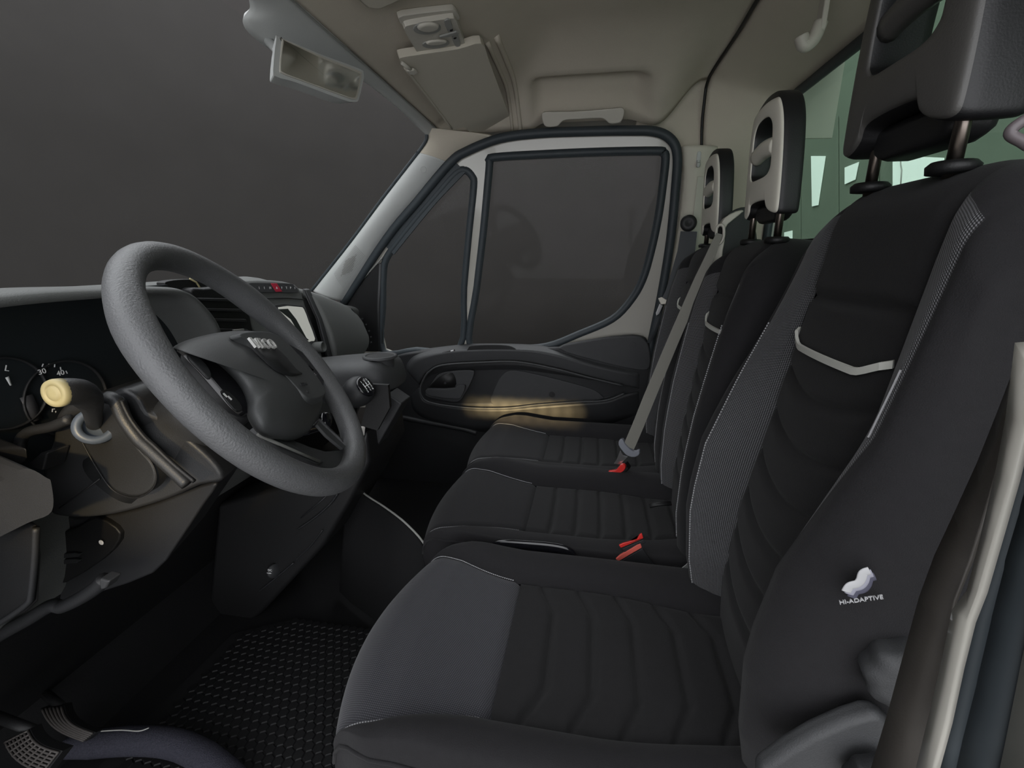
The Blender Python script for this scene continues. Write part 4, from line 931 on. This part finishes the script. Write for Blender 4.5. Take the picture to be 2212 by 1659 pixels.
# ------------------------------------------------------------------ pedals
def pedal(name, label, pts, x, m):
    t = thing(name, label, 'pedal', sum((P(a, b, x=x) for a, b in pts), Vector()) / len(pts) - Vector((0, 0, .05)))
    return t
ac = pedal('accelerator_pedal', 'black accelerator pedal with raised long ribs', [(90, 1530), (200, 1590)], .53, None)
quad = [P(88, 1530, x=.545), P(140, 1523, x=.545), P(208, 1582, x=.515), P(185, 1602, x=.515)]
def qd(u, v, o=0.0):
    a = quad[0].lerp(quad[1], v); b = quad[3].lerp(quad[2], v); p = a.lerp(b, u); n = (quad[1] - quad[0]).cross(quad[3] - quad[0]).normalized()
    if n.dot(CAM - p) < 0: n = -n
    return p + n * (o + .012 * math.sin(math.pi * u))
loft('pad', [[qd(i / 15, 0), qd(i / 15, 1), qd(i / 15, 1, -.012), qd(i / 15, 0, -.012)] for i in range(16)], M['bplastic'], ac, smooth=False)
for k in range(6):
    tube('tread_rib', [qd(lerp(.02, .98, i / 14), .10 + .16 * k, .002) for i in range(15)], .0022, M['tread'], ac, n=6)
tube('pedal_arm', [qd(.2, .5, -.015), qd(.2, .5, -.02) + Vector((.02, .08, .0))], .009, M['bplastic'], ac, n=8)
br = pedal('brake_pedal', 'black brake pedal with square grid tread', [(20, 1600), (130, 1640)], .42, None)
qb = [P(10, 1600, x=.44), P(66, 1573, x=.44), P(136, 1622, x=.42), P(98, 1672, x=.41)]
def qe(u, v, o=0.0):
    a = qb[0].lerp(qb[1], v); b = qb[3].lerp(qb[2], v); p = a.lerp(b, u); n = (qb[1] - qb[0]).cross(qb[3] - qb[0]).normalized()
    if n.dot(CAM - p) < 0: n = -n
    return p + n * (o + .008 * math.sin(math.pi * u))
loft('pad', [[qe(i / 13, 0), qe(i / 13, 1), qe(i / 13, 1, -.014), qe(i / 13, 0, -.014)] for i in range(14)], M['bplastic'], br, smooth=False)
TR = M['tread']
for k in range(7): tube('tread_rib', [qe(lerp(.03, .97, i / 10), .06 + .147 * k, .002) for i in range(11)], .0017, TR, br, n=6)
for k in range(9): tube('tread_rib', [qe(.04 + .115 * k, lerp(.04, .96, i / 6), .002) for i in range(7)], .0017, TR, br, n=6)
tube('pedal_arm', [qe(.1, .5, -.02), qe(.1, .5, -.02) + Vector((.01, .10, .0))], .009, M['bplastic'], br, n=8)

# ------------------------------------------------------------------ floor coverings
fm = thing('floor_mat', 'black rubber floor mat with honeycomb relief in the driver footwell', 'floor mat', (.65, .45, .002))
mk('mat_sheet', [(.36, -.05, .012), (.96, -.05, .012), (.96, .50, .012), (.95, .80, .012), (.88, .92, .012), (.36, .94, .012)], [(0, 1, 2, 3, 4, 5)], M['mat'], fm, smooth=False, solid=.01)
v = []; f = []; hr3 = .0125
for i in range(32):
    for j in range(30):
        cx_ = .375 + i * hr3 * 1.5 * 1.02; cy_ = .30 + (j + .5 * (i % 2)) * hr3 * 1.75
        if cx_ > .95 or cy_ > .90 or cx_ - .88 > (.90 - cy_) * .6: continue
        k = len(v)
        for rr, zz in ((hr3 * .97, .0122), (hr3 * .80, .0145)):
            v += [Vector((cx_ + rr * math.cos(t * math.pi / 3), cy_ + rr * math.sin(t * math.pi / 3), zz)) for t in range(6)]
        f.append(tuple(range(k + 6, k + 12)))
        f += [(k + t, k + (t + 1) % 6, k + 6 + (t + 1) % 6, k + 6 + t) for t in range(6)]
hx = mk('honeycomb', v, f, M['hexpad'], fm, smooth=False); hx['kind'] = 'stuff'
tun = thing('floor_tunnel_trim', 'black carpeted tunnel hump with pale edge strip beside the bench', 'floor trim', (1.1, .6, 0))
tp = [P(755, 1030, x=1.1), P(785, 1065, x=1.06), P(830, 1095, x=1.02), P(870, 1125, x=.98), P(905, 1160, x=.95), P(926, 1190, x=.93)]
tp = cat(tp, 6)
v = []; n_ = len(tp)
for p in tp: v.append(p)
for p in tp: v.append(Vector((p.x - .02, p.y + .05, .02)))
mk('tunnel_side', v, [(i, i + 1, n_ + i + 1, n_ + i) for i in range(n_ - 1)], M['floor'], tun, solid=.01)
tube('edge_strip', tp, .003, M['greyd'], tun, n=8)
ck = thing('carpet_fold', 'dark woollen carpet fold in front of the driver seat', 'carpet', P(350, 1640, z=.02))
cp = cat([P(140, 1616, z=.05), P(200, 1606, z=.05), P(300, 1600, z=.05), P(380, 1608, z=.05), P(450, 1640, z=.05), (P(520, 1690, z=.05))], 8)
tube('pile', cp, [interp(i / (len(cp) - 1), [0, .2, .8, 1], [.018, .026, .026, .020]) for i in range(len(cp))], M['carpet'], ck, n=14)
tube('selvedge', [P(a, b, z=.09) for a, b in smooth2([(208, 1580), (260, 1577), (300, 1579), (322, 1572)], 5, False)], .0012, M['greyd'], ck, n=6)
# ------------------------------------------------------------------ rear-view mirror
mi = thing('rear_view_mirror', 'pale framed rear-view mirror hanging below the windscreen header', 'mirror', (.95, .56, 1.30))
ma, mb, mc_, md = P(600, 86, y=.552), P(785, 166, y=.497), P(771, 219, y=.497), P(594, 160, y=.545)
mcn = (ma + mb + mc_ + md) / 4
mx_ = ((mb - ma) + (mc_ - md)).normalized(); mz_ = ((ma - md) + (mb - mc_)); mz_ = (mz_ - mx_ * mz_.dot(mx_)).normalized(); mn_ = mz_.cross(mx_)
if mn_.y > 0: mn_ = -mn_
def rrect(c, ax, ay, w, h, r, n=5):
    pts = []
    for sx, sy, a0 in ((1, 1, 0), (-1, 1, 90), (-1, -1, 180), (1, -1, 270)):
        for i in range(n + 1):
            a = math.radians(a0 + 90 * i / n); pts.append(c + ax * (sx * (w / 2 - r) + r * math.cos(a)) + ay * (sy * (h / 2 - r) + r * math.sin(a)))
    return pts
mpts = [(597, 84), (604, 80), (690, 116), (775, 148), (785, 158), (785, 172), (776, 212), (768, 220), (740, 215), (640, 178), (598, 166), (590, 152)]
mpl = (mn_.x, mn_.y, mn_.z, mn_.dot(mcn))
def MP(px, py, o=0): return P(px, py, pl=(mpl[0], mpl[1], mpl[2], mpl[3] + o))
hs = slab('housing', [MP(a, b, 0) for a, b in smooth2(mpts, 3)], -mn_ * .03, M['trimlight'], mi, bevel=.006, seg=3, taper=.86)
slab('mirror_bezel', [MP(a, b, .0005) for a, b in smooth2([(608, 88), (612, 86), (690, 121), (772, 153), (779, 161), (778, 174), (771, 208), (764, 215), (740, 208), (645, 173), (610, 160), (603, 148)], 3)], mn_ * .002, M['grey'], mi, bevel=.001)
slab('mirror_glass', [MP(a, b, .0028) for a, b in smooth2([(612, 91), (616, 89), (690, 124), (770, 156), (776, 163), (775, 174), (769, 205), (762, 211), (740, 205), (645, 170), (613, 157), (606, 146)], 3)], mn_ * .0008, M['mirror'], mi, bevel=0, smooth=False)
tube('mount_arm', [mcn - mn_ * .028 - mx_ * .02, mcn - mn_ * .05 - mx_ * .01 + mz_ * .02, Vector((.95, .645, 1.40))], .009, M['trimlight'], mi, n=12)

# ------------------------------------------------------------------ overhead console
FRP = (0, .30, 1, 1.50 + .30 * .28)           # roof plane at the front: z + .3 y = const
FN = Vector((0, -.30, -1)).normalized()
def RP(px, py, o=0): return P(px, py, pl=(0, .30, 1, 1.584 - o * 1.044))
oc_ = thing('dome_lamp', 'pale overhead console with two oval lamps and thumb switches', 'roof lamp', RP(935, 65, .03))
body = slab('lamp_housing', [RP(a, b, .0) for a, b in smooth2([(864, 34), (880, 26), (965, 13), (977, 16), (984, 30), (1006, 92), (1000, 99), (980, 103), (912, 111), (903, 107), (868, 48)], 3)], FN * .022, M['grey'], oc_, bevel=.005, seg=3, taper=.97)
slab('housing_lip', [RP(a, b, .0005) for a, b in smooth2([(858, 30), (866, 20), (960, 9), (980, 10), (990, 26), (982, 32), (968, 24), (880, 36), (866, 42)], 2)], FN * .012, M['grey'], oc_, bevel=.003)
def ell(cx, cy, rx, ry, rot=0, n=28, o=0): return [RP(cx + rx * math.cos(t) * math.cos(rot) - ry * math.sin(t) * math.sin(rot), cy + rx * math.cos(t) * math.sin(rot) + ry * math.sin(t) * math.cos(rot), o) for t in [2 * math.pi * i / n for i in range(n)]]
slab('lamp_lens', ell(922, 59, 30, 13, -.06, o=.0215), FN * .003, M['greyd'], oc_, bevel=.001)
slab('lamp_lens', ell(924, 55, 26, 10, -.06, o=.0225), FN * .007, M['grey'], oc_, bevel=.004, taper=.8)
slab('reading_lens', ell(941, 93, 29, 9, -.08, o=.0215), FN * .003, M['greyd'], oc_, bevel=.001)
slab('reading_lens', ell(942, 89, 24, 5, -.08, o=.0225), FN * .005, M['grey'], oc_, bevel=.002, taper=.85)
for a, b in ((968, 52), (985, 86)):
    s1 = slab('thumb_switch', [RP(a + x, b + y, .021) for x, y in smooth2([(-7, -12), (4, -13), (9, 8), (4, 12), (-3, 10), (-9, -6)], 2)], FN * .004, M['greyd'], oc_, bevel=.002)
for a, b in ((974, 62), (982, 79)): disc('switch_stop', RP(a, b, .022), FN, .004, .004, M['gloss'], oc_)
ribv = [RP(a, b, .024) for a, b in [(948, 76), (985, 65), (992, 68), (988, 72), (950, 79)]]
slab('dimmer_wheel', ribv, FN * .004, M['greyd'], oc_, bevel=.001)

# ------------------------------------------------------------------ sun visors, grab handle, hooks
def vz(px, py, o=0):
    a = Vector((1.13, .451, 1.419)); b = Vector((1.6, .471, 1.391)); c = Vector((1.2, .279, 1.4695)); n = (b - a).cross(c - a).normalized()
    if n.z > 0: n = -n
    return P(px, py, pl=(n.x, n.y, n.z, n.dot(a) + o)), n
vn = vz(900, 200)[1]
vi = thing('sun_visor', 'pale folded sun visor above the passenger side of the windscreen', 'sun visor', (1.38, .38, 1.42), group='sun visors')
slab('visor_board', [vz(a, b)[0] for a, b in smooth2([(863, 130), (870, 124), (920, 116), (990, 106), (1040, 94), (1056, 130), (1080, 195), (1102, 258), (1096, 268), (1060, 278), (1020, 287), (1012, 284), (1004, 275), (982, 279), (975, 276), (930, 215), (887, 158), (874, 146)], 3)], -vn * .018, M['visor'], vi, bevel=.006, seg=3)
tube('visor_edge', [vz(a, b, .001)[0] for a, b in smooth2([(874, 146), (930, 217), (976, 278)], 5, False)], .003, M['visor'], vi, n=8)
cl_ = slab('visor_clip', [vz(a, b, .004)[0] for a, b in [(876, 148), (894, 146), (902, 152), (892, 158), (884, 156)]], vn * .006, M['grey'], vi, bevel=.002)
tube('clip_pin', [vz(868, 136, .004)[0], vz(890, 152, .006)[0]], .004, M['grey'], vi, n=8)
v2 = thing('sun_visor', 'pale folded sun visor on the driver side of the overhead console', 'sun visor', (.72, .40, 1.44), group='sun visors')
slab('visor_board', [Vector((x, y, 1.584 - .30 * y - .006)) for x, y in [(.935, .435), (.955, .42), (.96, .32), (.94, .305), (.50, .29), (.48, .30), (.48, .45), (.50, .462)]], FN * .018, M['visor'], v2, bevel=.006, seg=3)
# roof ribs behind the visor
for l_, r_ in (([(1052, 92), (1085, 165), (1108, 220)], .007), ([(1072, 84), (1104, 160), (1126, 215)], .009)):
    tube('roof_rib', [Vector((p.x, p.y, zc(p.x, p.y) + .001)) for p in [P(a, b, pl=(0, .30, 1, 1.584)) for a, b in smooth2(l_, 5, False)]], r_, M['liner'], ce, n=10, ratio=.8)
gh = thing('grab_handle', 'pale grab handle in the headliner recess above the passenger door', 'grab handle', P(1265, 262, x=1.66))
def GP(px, py, x=1.665): return P(px, py, x=x + (py - 250) * .0008)
hb_ = slab('handle_bar', [GP(a, b) for a, b in smooth2([(1172, 244), (1180, 240), (1205, 240), (1260, 238), (1320, 233), (1342, 231), (1348, 238), (1346, 252), (1338, 263), (1318, 265), (1308, 258), (1296, 254), (1250, 256), (1222, 258), (1212, 264), (1204, 271), (1182, 272), (1174, 262)], 3)], (-.022, 0, -.008), M['grey'], gh, bevel=.006, seg=3)
for a in (1190, 1330): slab('mount_foot', [GP(a + x, b, 1.664) for x, b in [(-12, 244), (12, 242), (12, 266), (-10, 268)]], (.03, 0, .01), M['grey'], gh, bevel=.003)
def hook(name, label, px, py, y=None, x=None, s=1.0, m=None):
    c = P(px, py, y=y) if y is not None else P(px, py, x=x)
    t = thing(name, label, 'coat hook', c)
    n = Vector((0, 1, -.15)) if y is not None else Vector((-1, .1, 0)); n.normalize()
    sd_ = n.cross(Vector((0, 0, 1))).normalized()
    slab('hook_plate', rrect(c + Vector((0, 0, .03 * s)), sd_, Vector((0, 0, 1)), .026 * s, .075 * s, .010 * s), n * .010 * s, m or M['grey'], t, bevel=.003)
    tube('hook_peg', cat([c + Vector((0, 0, .012 * s)) + n * .006 * s, c + Vector((0, 0, -.012 * s)) + n * .014 * s, c + Vector((0, 0, -.020 * s)) + n * .028 * s, c + Vector((0, 0, -.004 * s)) + n * .036 * s], 6), .012 * s, m or M['grey'], t, n=12)
    return t
hook('coat_hook', 'pale coat hook on the fabric panel above the back window', 1779, 62, y=-.428, s=1.1)
hook('coat_hook', 'small coat hook on the pale pillar behind the passenger door', 1508, 352, x=1.715, s=.5, m=M['trimlight'])

# ------------------------------------------------------------------ seat belts
# belt tower between the two bench places, part of the bench
tw = [P(1552, 520, x=1.27), P(1556, 488, x=1.27), P(1572, 462, x=1.27), P(1600, 448, x=1.28), P(1622, 452, x=1.28), P(1630, 480, x=1.28), P(1632, 560, x=1.28), P(1560, 580, x=1.27), P(1540, 578, x=1.265), P(1548, 545, x=1.27)]
tower = slab('belt_tower', cat(tw, 3, True), (.05, -.01, 0), M['dplastic'], bn, bevel=.012, seg=4)
slab('tower_cover', [P(a, b, x=1.262) for a, b in smooth2([(1552, 512), (1556, 488), (1566, 470), (1590, 456), (1608, 455), (1580, 478), (1568, 492), (1566, 520), (1562, 540), (1556, 578), (1534, 576), (1546, 545)], 2)], (.05, -.006, 0), M['grey'], tower, bevel=.006, seg=3)
tube('belt_slot', [P(a, b, x=1.252) for a, b in smooth2([(1548, 494), (1555, 486), (1563, 490), (1563, 512), (1555, 526), (1548, 522)], 4)], .0035, M['grey'], tower, n=8, closed=True)
slab('slot_void', [P(a, b, x=1.2535) for a, b in [(1549, 496), (1555, 489), (1561, 492), (1560, 510), (1554, 522), (1549, 518)]], (-.0005, 0, 0), M['bplastic'], tower, bevel=0)
mbelt = thing('seat_belt', 'pale grey lap belt webbing running from the bench belt tower to its buckle', 'seat belt', (1.31, -.12, .42))
a, b = P(1553, 508, x=1.235), P(1352, 966, x=1.30)
pth = []
for px, py, x in [(1554, 505, 1.245), (1536, 548, 1.235), (1510, 605, 1.235), (1478, 680, 1.24), (1450, 745, 1.25), (1425, 805, 1.262), (1402, 860, 1.275), (1380, 915, 1.275), (1366, 948, 1.272), (1358, 966, 1.27)]:
    pth.append(P(px, py, x=x))
wvs = []
for i in range(len(pth)):
    t = (pth[min(i + 1, len(pth) - 1)] - pth[max(i - 1, 0)]).normalized(); vw = (CAM - pth[i]).normalized(); s_ = t.cross(vw).normalized()
    h = interp(i, [0, 1, 3, 6, 9], [.0075, .010, .0135, .0155, .0155]); wvs.append(s_ * h + vw * h * .4)
strap('webbing', [p for p in pth], wvs, .0018, M['twill'], mbelt)
tg = slab('tongue_grip', [P(a, b, x=1.265) for a, b in smooth2([(1337, 952), (1344, 948), (1350, 958), (1362, 972), (1372, 975), (1380, 972), (1382, 980), (1372, 988), (1355, 985), (1344, 974), (1336, 962)], 2)], (.012, -.004, 0), M['dplastic'], mbelt, bevel=.003)
tg.data.materials[0] = mat('grip grey', (.20, .21, .24), .5, .4)
slab('tongue', [P(a, b, x=1.25) for a, b in [(1340, 974), (1346, 984), (1356, 987), (1340, 1004), (1326, 1002), (1330, 996)]], (.004, 0, 0), M['metal'], mbelt, bevel=.001)
bk = thing('belt_buckle', 'red-button belt buckle under the metal tongue between the bench places', 'belt buckle', P(1335, 1025, x=1.285))
slab('buckle_body', [P(a, b, x=1.245) for a, b in [(1318, 1018), (1350, 1000), (1358, 1014), (1342, 1032), (1320, 1040)]], (.022, -.01, 0), M['bplastic'], bk, bevel=.004)
slab('release_button', [P(a, b, x=1.238) for a, b in smooth2([(1312, 1019), (1330, 1016), (1340, 1004), (1350, 1005), (1350, 1014), (1338, 1023), (1314, 1024)], 2)], (.012, -.004, 0), M['red'], bk, bevel=.002)
pbelt = thing('seat_belt', 'dark shoulder belt hanging from the pillar guide beside the passenger door', 'seat belt', (1.70, -.26, .80))
pth = [P(1488, 500, x=1.69), P(1482, 545, x=1.685), P(1466, 590, x=1.682), P(1446, 632, x=1.68), P(1436, 646, x=1.68)]
wvs = []
for i in range(len(pth)):
    t = (pth[min(i + 1, len(pth) - 1)] - pth[max(i - 1, 0)]).normalized(); vw = (CAM - pth[i]).normalized(); s_ = t.cross(vw).normalized()
    h = interp(i, [0, 1, 2, 3, 4], [.026, .028, .024, .014, .010]); wvs.append(s_ * h)
strap('webbing', pth, wvs, .002, M['dtwill'], pbelt)
slab('tongue_grip', [P(a, b, x=1.675) for a, b in [(1422, 645), (1430, 642), (1440, 648), (1448, 640), (1450, 646), (1438, 656), (1428, 658)]], (.01, 0, 0), M['headrest'], pbelt, bevel=.002)
slab('tongue', [P(a, b, x=1.677) for a, b in [(1425, 656), (1432, 660), (1424, 678), (1418, 682), (1417, 676)]], (.003, 0, 0), M['metal'], pbelt, bevel=.001)
lathe('guide_loop', P(1487, 483, x=1.70), (-1, .15, .05), [(.020, 0), (.026, .006), (.026, .018), (.019, .026), (.010, .024), (.0005, .02)], M['dplastic'], pbelt)
slab('lower_webbing', [P(a, b, x=1.71) for a, b in [(1418, 690), (1432, 668), (1426, 700), (1405, 742), (1398, 740)]], (.003, 0, 0), M['dtwill'], pbelt, bevel=0)
for k, (lab, pts) in enumerate([('upper red-button belt buckle between driver seat and bench', [(1337, 1178), (1341, 1184), (1390, 1163), (1387, 1152), (1382, 1155), (1376, 1166), (1345, 1174)]), ('lower faded red-button belt buckle between driver seat and bench', [(1330, 1208), (1336, 1213), (1387, 1183), (1384, 1174), (1376, 1177), (1340, 1199)])]):
    x0 = .886
    t = thing('belt_buckle', lab, 'belt buckle', P(1375, 1230, x=x0))
    slab('release_button', [P(a, b, x=x0 - .012) for a, b in pts], (.008, 0, -.003), M['red'] if k == 0 else mat('red button faded', (.60, .11, .085), .45, .4), t, bevel=.0015)
    q = pts
    slab('buckle_body', [P(a, b, x=x0 - .010) for a, b in ([(1342, 1186), (1390, 1165), (1396, 1172), (1350, 1194)] if k == 0 else [(1337, 1214), (1388, 1184), (1408, 1212), (1430, 1250), (1395, 1250)])], (.008, 0, -.004), M['dplastic'], t, bevel=.002)

# ------------------------------------------------------------------ handbrake, seat bracket, driver belt
hbk = thing('handbrake_lever', 'glossy black handbrake lever lying between driver seat and bench', 'handbrake', P(1150, 1200, x=.878))
pp = cat([P(1064, 1180, x=.875), P(1082, 1176, x=.875), P(1130, 1178, x=.875), P(1190, 1183, x=.875), P(1225, 1192, x=.875), P(1240, 1210, x=.875)], 6)
tube('grip', pp, [interp(i / (len(pp) - 1), [0, .08, .3, .8, 1], [.003, .009, .0125, .013, .012]) for i in range(len(pp))], M['gloss'], hbk, n=18, ratio=.55)
brk = thing('seat_bracket', 'bare zinc seat bracket beside the driver backrest', 'bracket', P(1500, 1260, x=.885))
slab('plate', [P(a, b, x=.875) for a, b in [(1446, 1248), (1455, 1252), (1462, 1252), (1476, 1262), (1518, 1232), (1512, 1205), (1506, 1195), (1482, 1220)]], (.003, 0, -.001), M['bracket'], brk, bevel=.001)
slab('plate_flange', [P(a, b, x=.876) for a, b in [(1474, 1262), (1518, 1232), (1534, 1258), (1530, 1285), (1490, 1278)]], (.003, 0, 0), M['dplastic'], brk, bevel=.001)
for a, b in ((1543, 1270), (1566, 1284)): lathe('bolt', P(a, b, x=.87), (-1, 0, .4), [(.0075, 0), (.0075, .004), (.005, .007), (.0005, .0075)], M['grey'], brk, n=14)
dbelt = thing('seat_belt', 'dark brown driver belt webbing running down beside the white door pillar', 'seat belt', (.30, -.25, .1))
pl_ = [(2196, 780, 2206), (2150, 900, 2176), (2110, 1000, 2152), (2060, 1110, 2120), (2018, 1200, 2092), (1985, 1290, 2058), (1955, 1400, 2040), (1920, 1530, 2012), (1878, 1670, 1982)]
v = []
for a, b, c in pl_: v += [P(a, b, x=.305), P(c, b + 10, x=.285)]
n_ = len(pl_)
mk('webbing', v, [(2 * i, 2 * i + 1, 2 * i + 3, 2 * i + 2) for i in range(n_ - 1)], mat('brown webbing', (.05, .045, .04), .45, .4, bump=.1, bscale=600), dbelt, solid=.003)
dl = thing('belt_guide', 'dark plastic belt guide loop on the driver door pillar', 'belt guide', P(2215, 300, x=.33))
tube('loop', cat([P(2182, 288, x=.33), P(2200, 268, x=.33), P(2240, 250, x=.33), P(2280, 280, x=.33), P(2240, 318, x=.33), P(2205, 304, x=.33)], 6, True), .003, mat('guide plastic', (.10, .085, .09), .4, .4), dl, n=10, closed=True)
